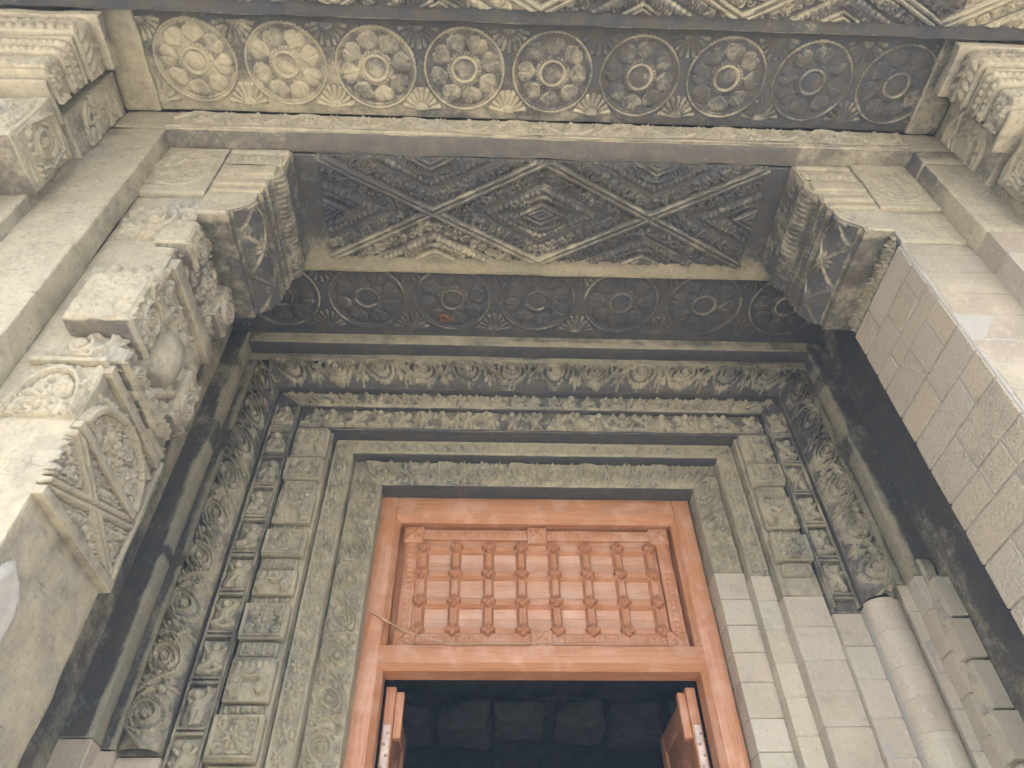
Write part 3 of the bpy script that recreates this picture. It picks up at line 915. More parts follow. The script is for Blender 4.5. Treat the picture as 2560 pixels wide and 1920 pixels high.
# registers of the reveal
hf = HF(LR - .02, .46, .006)
rnd_l = random.Random(3)
for k in range(150):
    hf.comma(rnd_l.uniform(0, hf.w), rnd_l.uniform(0, .46), rnd_l.uniform(0, 6.28), .07, rnd_l.choice((-2, 2)), .011, rnd_l.uniform(.014, .03))
for k in range(3): hf.spiral(.10 + k * .2, .10 + .1 * (k % 2), .07, 1.8, 1, k, .010, .032)
figure(hf, .16, .18, .26, rnd_l, .036, False)
lret('foliage_frieze', hf, YB + .01, 4.43, .42)
hf = HF(LR - .02, .62, .006)
for k in range(190):
    hf.comma(rnd_l.uniform(0, hf.w), rnd_l.uniform(0, .62), rnd_l.uniform(0, 6.28), .07, rnd_l.choice((-2, 2)), .011, rnd_l.uniform(.014, .03))
for k, (x, y) in enumerate(((.20, .52), (.36, .50), (.5, .36), (.5, .13), (.1, .44))): hf.spiral(x, y, .06, 1.7, 1, k, .010, .032)
figure(hf, .33, .24, .34, rnd_l, .038, False)
figure(hf, .53, .12, .28, rnd_l, .036, True)
hf.rect(0, hf.w, 0, .03, .02)
lret('figure_register', hf, YB + .01, 3.67, .22)
rb('fillet', -HP - .02, -HP + .035, YB + .02, YPB - .004, 4.312, 4.40, 'front', lp, soot=.36, r=.008, amp=.004, seg=.035)
rb('fillet', -HP - .02, -HP + .028, YB + .008, YPB - .03, 3.602, 3.648, 'front', lp, soot=.34, r=.006, amp=.003, seg=.035)
rb('fillet', -HP - .02, -HP + .03, YB + .01, YPB - .04, 3.325, 3.362, 'front', lp, soot=.3, r=.006, amp=.004, seg=.035)
rb('fillet', -HP - .02, -HP + .034, YB + .002, YPB + .012, 3.025, 3.072, 'front', lp, soot=.34, r=.007, amp=.005, seg=.035)
rb('fillet', -HP - .02, -HP + .032, YPB - .022, YPB + .012, 3.072, 3.66, 'front', lp, soot=.34, r=.007, amp=.005, seg=.035)
# arched medallion
def medallion(w, h, res, seed):
    hf = HF(w, h, res); r_ = random.Random(seed)
    X = hf.x[None, :] - w / 2; Y = hf.y[:, None]
    r = np.hypot(X / (w * .48), Y / (h * .92))
    inside = lambda x, y: math.hypot((x - w / 2) / (w * .46), y / (h * .88)) < .86
    flow = lambda x, y: math.atan2(y - h * .25, x - w / 2)
    foliage(hf, inside, flow, 260, seed, .06, .010, .028)
    hf.flower(w / 2, h * .34, min(w, h) * .24, 9, .03, .2)
    for k in range(16):
        x, y = r_.uniform(0, w), r_.uniform(h * .5, h)
        if not inside(x, y): hf.comma(x, y, r_.uniform(0, 6.28), .05, 1.5, .009, .02)
    hf.H = np.where(np.abs(r - .93) < .05, .036, np.where(np.abs(r - .865) < .018, .002, hf.H))
    return hf
lret('arched_medallion', medallion(LR - .03, .235, .0055, 4), YB + .008, 3.364, .27)
hf = diamond_panel(LR - .03, .245, 1, .005, 12, .026)
lret('diamond_carving', hf, YB + .006, 3.075, .27)
# registers of the front
hf = HF(.33, .30, .006)
hf.spiral(.15, .16, .10, 1.8, -1, 1, .018, .03)
for k in range(40): hf.comma(rnd_l.uniform(0, .33), rnd_l.uniform(0, .3), rnd_l.uniform(0, 6.28), .08, rnd_l.choice((-1.8, 1.8)), .013, .022)
lfront('worn_scroll', hf, -2.09, 4.52)
hf = HF(.33, .24, .006)
for k in range(5): hf.ell(.04 + k * .065, .17 + .02 * (k % 2), .034, .042, 0, .036)
for k in range(46): hf.comma(rnd_l.uniform(0, .33), rnd_l.uniform(0, .2), rnd_l.uniform(0, 6.28), .06, rnd_l.choice((-1.8, 1.8)), .011, .026)
lfront('worn_figures', hf, -2.07, 4.05)
hf = HF(.25, .14, .006)
hf.spiral(.12, .07, .05, 1.5, -1, 1, .012, .03)
for k in range(16): hf.comma(rnd_l.uniform(0, .25), rnd_l.uniform(0, .14), rnd_l.uniform(0, 6.28), .06, rnd_l.choice((-1.8, 1.8)), .012, .026)
lfront('worn_scroll', hf, -2.02, 3.665)
lfront('arched_medallion', medallion(.27, .27, .0055, 9), -2.04, 3.36)
rb('fillet', -2.05, -1.758, YB - .03, YB + .03, 3.628, 3.655, 'front', lp, soot=.05, r=.007, amp=.004, seg=.03)

def knob(name, c, size, seed, so, spirals, lab=None, slant=0.0):
    """projecting carved block: squarish chipped stone with curled relief cut into its two visible faces"""
    x, y, z = c; sx, sy, sz = size
    o = rb(name, x - sx / 2, x + sx / 2, y - sy / 2, y + sy / 2, z - sz / 2, z + sz / 2, 'front', lp, soot=lambda P, N: np.where(N[:, 2] < -.5, .62, so + .14), seg=.022, amp=.009, r=.016, nsc=13)  # underside set darker than the carved faces
    if lab: o['label'] = lab
    q = random.Random(seed)
    for ax in (0, 1):
        L = (sy if ax == 0 else sx) - .02; H_ = sz - .02
        hf = HF(L, H_, .0052)
        for k in range(int(700 * L * H_)): hf.comma(q.uniform(0, L), q.uniform(0, H_), q.uniform(0, 6.28), .05, q.choice((-2, 2)), .008, q.uniform(.008, .018) * (1 if ax == 0 else .7))
        if ax == 0:
            for _, (ca, cb), R in spirals: hf.spiral(L / 2 + ca, H_ / 2 + cb, R, 2.2, 1, seed, R * .11, .024)
            hf.rect(0, L, 0, .012, .016)
        if ax == 0: flat('carving', hf, (x + sx / 2 - .003, y - sy / 2 + .01, z - sz / 2 + .01), (0, 1, 0), (0, 0, 1), (1, 0, 0), 'front', o, soot=so + .22, wearf=.7)
        else: flat('carving', hf, (x - sx / 2 + .01, y - sy / 2 + .003, z - sz / 2 + .01), (1, 0, 0), (0, 0, 1), (0, -1, 0), 'front', o, soot=so + .12, wearf=.4)
    return o
knob('lion_bracket', (-1.855, 1.905, 3.965), (.27, .23, .33), 1, .10, [(0, (.01, -.02), .085)], 'broken lion head bracket with a dark underside')
knob('scroll_knob', (-1.765, 2.405, 3.955), (.13, .16, .31), 2, .26, [(0, (0, -.04), .068)])
knob('scroll_knob', (-1.765, 2.40, 4.68), (.12, .18, .36), 3, .30, [(0, (0, -.05), .075)])
knob('scroll_knob', (-1.80, 1.945, 4.56), (.17, .17, .20), 4, .14, [(0, (.0, .0), .065)])
# drum with chains and ringed colonnette below the lion
def lathe(name, prof, c, mat, parent, soot, n=24, tilt=0.0):
    pr = np.array(prof); m = len(pr); a = np.linspace(0, 2 * math.pi, n, endpoint=False)
    V = np.stack([pr[:, None, 0] * np.cos(a), pr[:, None, 0] * np.sin(a), np.broadcast_to(pr[:, 1, None], (m, n))], -1)
    if tilt: V[..., 1] += tilt * V[..., 2]
    V = (V + np.array(c)).reshape(-1, 3)
    V = V + .004 * fbm(V, 20)[:, None]
    k = np.arange(m * n).reshape(m, n); r2 = np.roll(k, -1, 1)
    F = np.stack([k[:-1], r2[:-1], r2[1:], k[1:]], -1).reshape(-1, 4)
    return link(name, mesh_np(name, V, F, mat, True, soot, .2), parent)
lathe('shield', [(.0, -.14), (.07, -.135), (.105, -.10), (.12, -.03), (.118, .04), (.10, .10), (.06, .135), (0, .14)], (-1.79, 2.16, 3.975), 'front', lp, .48, 28)
rings = [(0, -.13)]
for k in range(5):
    rings += [(.024, -.13 + k * .05), (.04, -.115 + k * .05), (.04, -.095 + k * .05), (.024, -.082 + k * .05)]
lathe('ringed_colonnette', rings + [(0, .13)], (-1.755, 2.20, 3.80), 'front', lp, .2, 18, .9)
knob('scroll_strip', (-1.77, 2.10, 3.715), (.09, .40, .10), 6, .2, [(0, (-.08, 0), .036), (0, (.07, 0), .036)])

# pier rebuilt in ashlar
rp = thing('stone_pier', (1.93, 2.19, 0), 'stone pier rebuilt in pale dressed blocks with rough-tooled reveal', 'pier')
rosette_block(rp, 1, 4.962, .12)
rb('core', HP - .007, HA + .018, YB + .004, YPB - .004, 0, 4.65, 'mortar', rp, soot=0, seg=.2, amp=0)
rb('neck_block', HP - .004, HA + .02, YB - .006, YPB, 4.655, 4.958, 'front', rp, soot=lambda P, N: np.where(N[:, 0] < -.5, .72, .10), seg=.035, amp=.005, r=.014)
hf = vine(LR - .02, .13, .0055, .13, 21, .03, lush=1.2)
flat('scroll_frieze', hf, (HP - .002, YB + .01, 4.665), (0, 1, 0), (0, 0, 1), (-1, 0, 0), 'stone', rp, soot=.5, wearf=1.2)
rnd = random.Random(17)
joints = [4.650, 4.545, 4.400, 4.226, 4.070, 3.904, 3.745, 3.588]
while joints[-1] > 1.4: joints.append(joints[-1] - rnd.uniform(.145, .185))
for i in range(len(joints) - 1):
    zt, zb = joints[i] - .0035, joints[i + 1] + .0035
    # corner block visible on both faces, alternating long and short
    d = rnd.uniform(.16, .24) if i % 2 else rnd.uniform(.28, .38)
    w = HA + .02 - HP
    if rnd.random() < .4:
        s = rnd.uniform(.55, .7)
        block('brick', HP + rnd.uniform(-.003, .003), HP + w * s, YB + rnd.uniform(-.003, .003), YB + d, zb, zt, 'cream', rp)
        block('brick', HP + w * s + .006, HA + .02, YB + rnd.uniform(-.003, .003), YB + .2, zb, zt, 'cream', rp)
    else:
        block('brick', HP + rnd.uniform(-.003, .003), HA + .02, YB + rnd.uniform(-.003, .003), YB + d, zb, zt, 'cream', rp)
rnd = random.Random(23)
z = 4.648; i = 0
while z > 1.4:
    h = rnd.choice((.11, .14, .165, .20))
    y = YB + .012 + (0 if i % 2 else -.0)
    cuts = [YB + .012]
    while cuts[-1] < YPB - .12: cuts.append(cuts[-1] + rnd.uniform(.16, .44) * (.5 if len(cuts) == 1 and i % 2 else 1))
    cuts[-1] = YPB
    if len(cuts) < 2: cuts.append(YPB)
    for a, b in zip(cuts[:-1], cuts[1:]):
        block('brick', HP - .011 - rnd.uniform(0, .005), HP + .06, a + .0055, b - .0055, z - h + .006, z - .005, 'brick', rp)
    z -= h; i += 1
rb('base', HP, HA + .02, YB, YPB, 0, 1.3, 'mortar', rp, seg=.2)

# ------------------------------------------------------------------ carved door surround
ds = thing('door_surround', (0, 3.45, 0), 'carved stone door surround of nested bands with a scrolled roll moulding and figure friezes', 'door surround')
#            name      Y      XL      XR     z      (inner edges of each step)
STEP = [('A', 3.266, -1.978, 1.980, 5.400), ('B', 3.364, -1.907, 1.925, 5.319), ('T', 3.400, -1.718, 1.722, 5.090), ('F', 3.455, -1.550, 1.567, 4.962),
        ('V', 3.487, -1.305, 1.340, 4.757), ('R', 3.572, -1.174, 1.224, 4.653), ('S', 3.650, -0.975, 1.045, 4.458)]
OUT = {'A': (-HS - .1, HS + .1, ZC2 + .3)}
for (n0, _, xl, xr, z), (n1, *_r) in zip(STEP[:-1], STEP[1:]): OUT[n1] = (xl, xr, z)
ST = {s[0]: s[1:] for s in STEP}
RZ = {'A': 3.60, 'B': 3.60, 'T': 3.513, 'F': 3.48, 'V': 3.60, 'R': 3.775, 'S': 3.84}      # where the new stone starts on one side
LZ = {'A': 2.775, 'B': 2.76, 'T': 2.745}
SO = {'A': .64, 'B': .62, 'T': .72, 'F': .62, 'V': .30, 'R': .18, 'S': .16}
def streaks(base, xe=None, ze=None):
    def f(P, N):
        e = vnoise(np.c_[P[:, 0] * 3, P[:, 1] * 3, P[:, 2] * 3.5], 1.0)
        e2 = vnoise(np.c_[P[:, 0] * 2, P[:, 1] * 2, P[:, 2] * 14], 1.0)
        s = base - .22 * np.clip((3.0 - P[:, 2]) / .4, 0, 1) * (base > .5) + .25 * e
        for c, v in ((0, xe), (2, ze)):
            if v is None: continue
            d = np.abs(P[:, c] - v)
            wd = .012 + .05 * np.clip(e + .3 + .35 * e2, 0, 1)
            s = s - .75 * np.clip(1.25 - d / wd, 0, 1) * np.clip((e + .5 * e2 + .3) * 5, 0, 1)
        return s
    return f
for nm, (Y, xl, xr, zb) in ST.items():
    oxl, oxr, oz = OUT[nm]
    soL, soR = streaks(SO[nm], xl if nm in 'AB' else None), streaks(SO[nm], xr if nm in 'AB' else None); sg = .03
    bn = {'A': 'outer_fascia', 'B': 'inner_fascia', 'T': 'roll_backing', 'F': 'figure_backing', 'V': 'pilaster_backing', 'R': 'flower_backing', 'S': 'scroll_backing'}[nm]
    rb(bn, oxl, xl, Y, 3.95, LZ.get(nm, 0), zb if nm != 'A' else ZC2 + .02, 'stone', ds, soot=soL, seg=sg, amp=.003, r=.006)
    rb(bn, xr, oxr, Y, 3.95, RZ[nm], zb if nm != 'A' else ZC2 + .02, 'stone', ds, soot=soR, seg=sg, amp=.003, r=.006)
    x0, x1 = (oxl, oxr) if nm != 'A' else (xl, xr)
    sot = streaks(SO[nm] - (.28 if nm in 'AB' else 0), None, zb if nm in 'AB' else None)
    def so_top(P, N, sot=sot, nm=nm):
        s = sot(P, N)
        return np.where(N[:, 2] < -.6, .88 if nm != 'S' else .8, s)  # down-facing faces set darker than the rest
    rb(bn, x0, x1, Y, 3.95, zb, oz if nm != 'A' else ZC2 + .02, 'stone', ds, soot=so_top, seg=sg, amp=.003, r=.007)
    if nm in LZ:                        # patched foot
        z = LZ[nm]
        k = 0
        while z > 1.5:
            h = .2 + .02 * (k % 3)
            block('stone_block', oxl + .0, xl - .0, Y + .004, 3.9, z - h + .005, z - .003, 'ashlar', ds, .15 if k == 0 else 0)
            z -= h; k += 1
        rb('footing', oxl, xl, Y, 3.9, 0, z, 'mortar', ds, seg=.2)
    # replaced courses on the rebuilt side
    rnd = random.Random(ord(nm))
    z = RZ[nm]; k = 0
    while z > 1.7:
        h = rnd.uniform(.155, .19) if nm != 'A' else rnd.uniform(.16, .24)
        if nm != 'T':
            if nm == 'A':
                block('stone_block', xr, xr + .14, Y + rnd.uniform(0, .003), 3.9, z - h + .0015, z - .001, 'ashlar', ds, .33 if k == 0 else 0)
            else:
                block('stone_block', xr, oxr, Y + rnd.uniform(0, .002), 3.9, z - h + .0015, z - .001, 'ashlar', ds, .3 if k == 0 else 0)
        else:
            n = 14; a = np.linspace(0, math.pi, n + 1); cx = (xr + oxr) / 2; R = (oxr - xr) / 2 - .004
            pz = np.array([z - h + .0005, z - h + .004, z - .004, z - .0005]); pr = np.array([R - .003, R, R, R - .003])
            V = np.stack([cx - pr[:, None] * np.cos(a), Y + .02 - .85 * pr[:, None] * np.sin(a), np.broadcast_to(pz[:, None], (4, n + 1))], -1).reshape(-1, 3)
            kk = np.arange(4 * (n + 1)).reshape(4, n + 1)
            F = np.stack([kk[:-1, :-1], kk[:-1, 1:], kk[1:, 1:], kk[1:, :-1]], -1).reshape(-1, 4)
            V2 = np.vstack([V, [[cx, Y + .05, pz[0]], [cx, Y + .05, pz[3]]]]); nb = len(V)
            F3 = [[kk[0, i + 1], kk[0, i], nb, nb] for i in range(n)] + [[kk[3, i], kk[3, i + 1], nb + 1, nb + 1] for i in range(n)]
            me = bpy.data.meshes.new('stone_block')
            me.from_pydata([tuple(v) for v in V2], [], [tuple(int(q) for q in f) for f in F] + [tuple(int(q) for q in f[:3]) for f in F3])
            me.materials.append(MAT['ashlar'])
            o = link('stone_block', me, ds)
            if k == 0: o['soot_add'] = .2
        z -= h; k += 1
    rb('footing', xr, oxr if nm != 'A' else xr + .14, Y + .01, 3.9, 0, z, 'mortar', ds, seg=.2)
# joint filler behind the new blocks
rb('joint_mortar', 1.06, 2.0, 3.70, 3.88, 1.6, 3.8, 'mortar', ds, seg=.3, amp=0)
for nm in 'RVFTB':
    Y, xl, xr, zb = ST[nm]; oxl, oxr, oz = OUT[nm]
    rb('joint_mortar', xr + .003, oxr - .003, Y + .004, 3.72, 1.65, RZ[nm] - .01, 'mortar', ds, seg=.3, amp=0)
# stretch of broken old wall beside the new courses
rb('rubble_patch', 2.0, HS - .002, 3.22, 3.40, 1.7, 3.70, 'front', ds, soot=lambda P, N: .15 + .5 * np.clip((P[:, 2] - 3.5) / .2, 0, 1), seg=.03, amp=.02, r=.03, nsc=7)
for k, (za, zb2, xa) in enumerate(((3.55, 3.33, 2.03), (3.32, 3.12, 2.0), (3.11, 2.88, 2.02), (2.87, 2.66, 1.99), (2.65, 2.4, 2.01), (2.39, 2.15, 2.0))):
    block('stone_block', xa, HS - .004, 3.195 + .006 * (k % 3), 3.5, zb2 + .004, za, 'ashlar', ds, .12)

# carved sheets laid over the steps: lintel and both jambs, mitred at the corners
def edge(nm):
    Y, xl, xr, zb = ST[nm]; oxl, oxr, oz = OUT[nm]
    return Y, xl, xr, zb, oxl, oxr, oz
def band(name, nm, gen_top, gen_left, gen_right, soots, bulge=0.0, inset=.004, zl=2.3, wearf=1.0, mitre=True, mat='stone'):
    Y, xl, xr, zb, oxl, oxr, oz = edge(nm)
    xl += -inset; xr += inset; oxl += inset; oxr += -inset; zb += inset; oz -= inset
    def place(hf, X, Z, so, flip):
        t = hf.y[:, None] / hf.h
        P0 = np.zeros((hf.ny, hf.nx, 3)); P0[..., 0] = X; P0[..., 2] = Z
        N = np.zeros_like(P0); N[..., 1] = -1
        P0[..., 1] = Y - .003 - bulge * np.sqrt(np.clip(1 - (2 * t - 1) ** 2, 0, 1))
        return link(name, sheet_mesh(name, hf, P0, N, mat, so, flip=flip, wearf=wearf), ds)
    if gen_top:
        hf = gen_top(oxr - oxl, oz - zb); t = hf.y[:, None] / hf.h; s = hf.x[None, :] / hf.w
        m = t if mitre else np.ones_like(t)
        X = (xl + (oxl - xl) * m) * (1 - s) + (xr + (oxr - xr) * m) * s
        place(hf, X, zb + (oz - zb) * t + 0 * s, soots[0], False)
    if gen_left:
        zz = zl; hf = gen_left(oz - zz if mitre else zb - zz, xl - oxl); t = hf.y[:, None] / hf.h; s = hf.x[None, :] / hf.w
        zt = zb + (oz - zb) * t if mitre else zb + 0 * t
        place(hf, xl + (oxl - xl) * t + 0 * s, zz + (zt - zz) * s, soots[1], False)
    if gen_right:
        zz = RZ[nm] + .01; hf = gen_right(oz - zz if mitre else zb - zz, oxr - xr); t = hf.y[:, None] / hf.h; s = hf.x[None, :] / hf.w
        zt = zb + (oz - zb) * t if mitre else zb + 0 * t
        rag = .05 * vnoise(np.stack(np.broadcast_arrays(t * 3, s * 0 + 2.0, s * 0), -1), 2.0)
        place(hf, xr + (oxr - xr) * t + 0 * s, zz + rag * (1 - s) + (zt - zz) * s, soots[2], True)
band('scroll_band', 'S', lambda l, w: vine(l, w, .0055, .242, 31, .036), lambda l, w: vine(l, w, .0055, .235, 32, .036), lambda l, w: vine(l, w, .0055, .235, 33, .036), (.40, .38, .40), wearf=.8)  # soot raised to put shade into the recesses; wear clears the raised parts
band('flower_band', 'R', lambda l, w: flower_chain(l, w, .005, .10, 41, .026), lambda l, w: flower_chain(l, w, .005, .11, 42, .026), lambda l, w: flower_chain(l, w, .005, .11, 43, .026), (.40, .38, .40), wearf=.8)  # recess shade put into the colour here too, by the higher soot
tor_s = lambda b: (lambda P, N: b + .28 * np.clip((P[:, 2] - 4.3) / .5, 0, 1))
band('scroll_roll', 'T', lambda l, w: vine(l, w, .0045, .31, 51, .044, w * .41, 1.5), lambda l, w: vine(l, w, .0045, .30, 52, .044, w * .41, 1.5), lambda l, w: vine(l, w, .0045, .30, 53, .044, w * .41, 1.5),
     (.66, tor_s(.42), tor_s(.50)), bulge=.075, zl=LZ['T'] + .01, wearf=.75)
band('figure_frieze', 'F', lambda l, w: figures(l, w, .005, .125, 61, .030), None, None, (.50,), wearf=.8)
# frieze of larger figures hung between the figure columns
hf = figures(1.567 + 1.55 - .02, .185, .005, .15, 71, .036)
flat('figure_frieze', hf, (-1.54, 3.487 - .003, 4.772), (1, 0, 0), (0, 0, 1), (0, -1, 0), 'stone', ds, soot=.52, wearf=.8)
rb('fillet', -1.545, 1.56, 3.452, 3.50, 4.757 - .002, 4.775, 'stone', ds, soot=.75, r=.005, amp=.003, seg=.04)
# niches with figures, column beside each pilaster
for sgn, x0, x1, zlow in ((-1, -1.714, -1.554, 2.45), (1, 1.571, 1.718, RZ['F'] + .02)):
    z = 4.955; k = 0
    for xx in (x0, x1 - .018):
        rb('rail', xx, xx + .018, 3.428, 3.47, zlow, 4.955, 'stone', ds, soot=.48, r=.004, amp=.002, seg=.05)
    while z > zlow + .1:
        zb = max(z - .235, zlow)
        rnd = random.Random(100 + k * 3 + sgn)
        hf = HF(x1 - x0 - .036, z - zb - .05, .005)
        hgt = min(.185, z - zb - .055)
        figure(hf, hf.w * .5, 0, hgt, rnd, .034, k % 3 != 2)
        if k % 2: figure(hf, hf.w * .22, 0, hgt * .5, rnd, .026, True)
        flat('niche_figure', hf, (x0 + .018, 3.452, zb + .048), (1, 0, 0), (0, 0, 1), (0, -1, 0), 'stone', ds, soot=.42, wearf=.8)
        for q in (0, 1):
            rb('niche_bar', x0 + .016, x1 - .016, 3.424, 3.468, zb + .004 + q * .024, zb + .020 + q * .024, 'stone', ds, soot=.46, r=.005, amp=.001, seg=.05)
        z = zb; k += 1
# vase pilasters: stacked carved panels
def sq_panel(w, h):
    hf = HF(w, h, .0045)
    hf.flower(w / 2, h / 2, min(w, h) * .30, 10, .014, .3)
    hf.rect(0, w, 0, h * .07, .012); hf.rect(0, w, h * .93, h, .012); hf.rect(0, w * .06, 0, h, .012); hf.rect(w * .94, w, 0, h, .012)
    for sx in (.2, .8):
        for sy in (.22, .78):
            hf.spiral(w * sx, h * sy, min(w, h) * .12, 1.3, 1 if sx < .5 else -1, 1, .007, .012)
            hf.comma(w * sx, h * .5, 0, w * .1, 1.5, .007, .01)
    for sy in (.16, .84): hf.ell(w / 2, h * sy, w * .14, h * .07, 0, .012)
    return hf
def vol_panel(w, h):
    hf = HF(w, h, .0045)
    hf.rect(w * .03, w * .97, h * .62, h, .010)
    for s in (0, 1):
        cx = w * (.17 if s == 0 else .83)
        hf.stroke([(cx, h * .7), (cx, h * .25)], w * .12, w * .13, .014, .018)
        hf.spiral(cx, h * .24, w * .12, 1.6, 1 if s else -1, 1.5, .010, .024)
        hf.comma(w * (.42 if s == 0 else .58), h * .65, math.pi * s, w * .18, 1.6, .010, .016)
    hf.stroke([(w * .3, h * .58), (w * .5, h * .50), (w * .7, h * .58)], .010, .010, .02)
    for k in range(5): hf.ell(w * (.2 + k * .15), h * .82, w * .06, h * .1, 0, .018)
    hf.H = np.where((hf.x[None, :] > w * .36) & (hf.x[None, :] < w * .64) & (hf.y[:, None] < h * .42), -.002, hf.H)
    return hf
def bnd_panel(w, h):
    hf = HF(w, h, .0045)
    for k in range(3): hf.flower(w * (.2 + .3 * k), h * .5, min(h * .42, w * .13), 6, .010)
    for k in (0, 1, 2, 3): hf.rect(w * (.02 + k * .31), w * (.05 + k * .31), 0, h, .010)
    hf.rect(0, w, 0, h * .1, .010); hf.rect(0, w, h * .9, h, .010)
    return hf
SEQ = [('v', 4.742, 4.515), ('b', 4.505, 4.49), ('s', 4.488, 4.335), ('b', 4.325, 4.245), ('v', 4.235, 4.015), ('b', 4.005, 3.965), ('s', 3.958, 3.795), ('b', 3.785, 3.712), ('v', 3.702, 3.56), ('b', 3.552, 3.508), ('s', 3.501, 3.313), ('b', 3.303, 3.222), ('v', 3.212, 3.0), ('b', 2.992, 2.945), ('s', 2.938, 2.735), ('b', 2.725, 2.65), ('v', 2.64, 2.44)]
for sgn, x0, x1 in ((-1, -1.545, -1.312), (1, 1.347, 1.562)):
    for kd, zt, zb in SEQ:
        if sgn > 0:
            if zb < 3.62: continue
        w, h = x1 - x0, zt - zb
        ins = {'s': 0, 'v': .006, 'b': .022}[kd]; pr = {'s': .052, 'v': .046, 'b': .024}[kd]
        p = rb('pilaster_panel', x0 + ins, x1 - ins, 3.487 - pr, 3.50, zb, zt, 'stone', ds, soot=.17, r=.008, amp=.0015, seg=.03)
        if h < .03: continue
        hf = {'s': sq_panel, 'v': vol_panel, 'b': bnd_panel}[kd](w - 2 * ins - .012, h - .010)
        hf.H *= 2.0
        flat('carving', hf, (x0 + ins + .006, 3.487 - pr - .001, zb + .005), (1, 0, 0), (0, 0, 1), (0, -1, 0), 'stone', p, soot=.38, wearf=.8, skirt=.004)  # higher soot paints shade between the raised, worn parts

# ragged pale repair patches low on the carved pier
def patch(y0, y1, z0, z1, seed):
    hf = HF(y1 - y0, z1 - z0, .012)
    u = hf.x[None, :] / hf.w - .5; v = hf.y[:, None] / hf.h - .5
    PP = np.stack(np.broadcast_arrays(hf.x[None, :] + seed, hf.y[:, None], np.zeros((1, 1))), -1)
    rr = np.hypot(u, v) + .22 * fbm(PP, 9)
    hf.H = np.where(rr < .40, .014 + .006 * fbm(PP, 12), -.004); hf.blur(1)
    P0 = np.zeros((hf.ny, hf.nx, 3)); P0[..., 0] = -HP + .004; P0[..., 1] = y0 + hf.x[None, :]; P0[..., 2] = z0 + hf.y[:, None]
    N = np.zeros_like(P0); N[..., 0] = 1
    link('repair_patch', sheet_mesh('repair_patch', hf, P0, N, 'plaster', 0.0, rr < .47), lp)
patch(1.86, 2.12, 2.42, 2.86, 1.0)
patch(1.90, 2.34, 2.02, 2.50, 4.0)

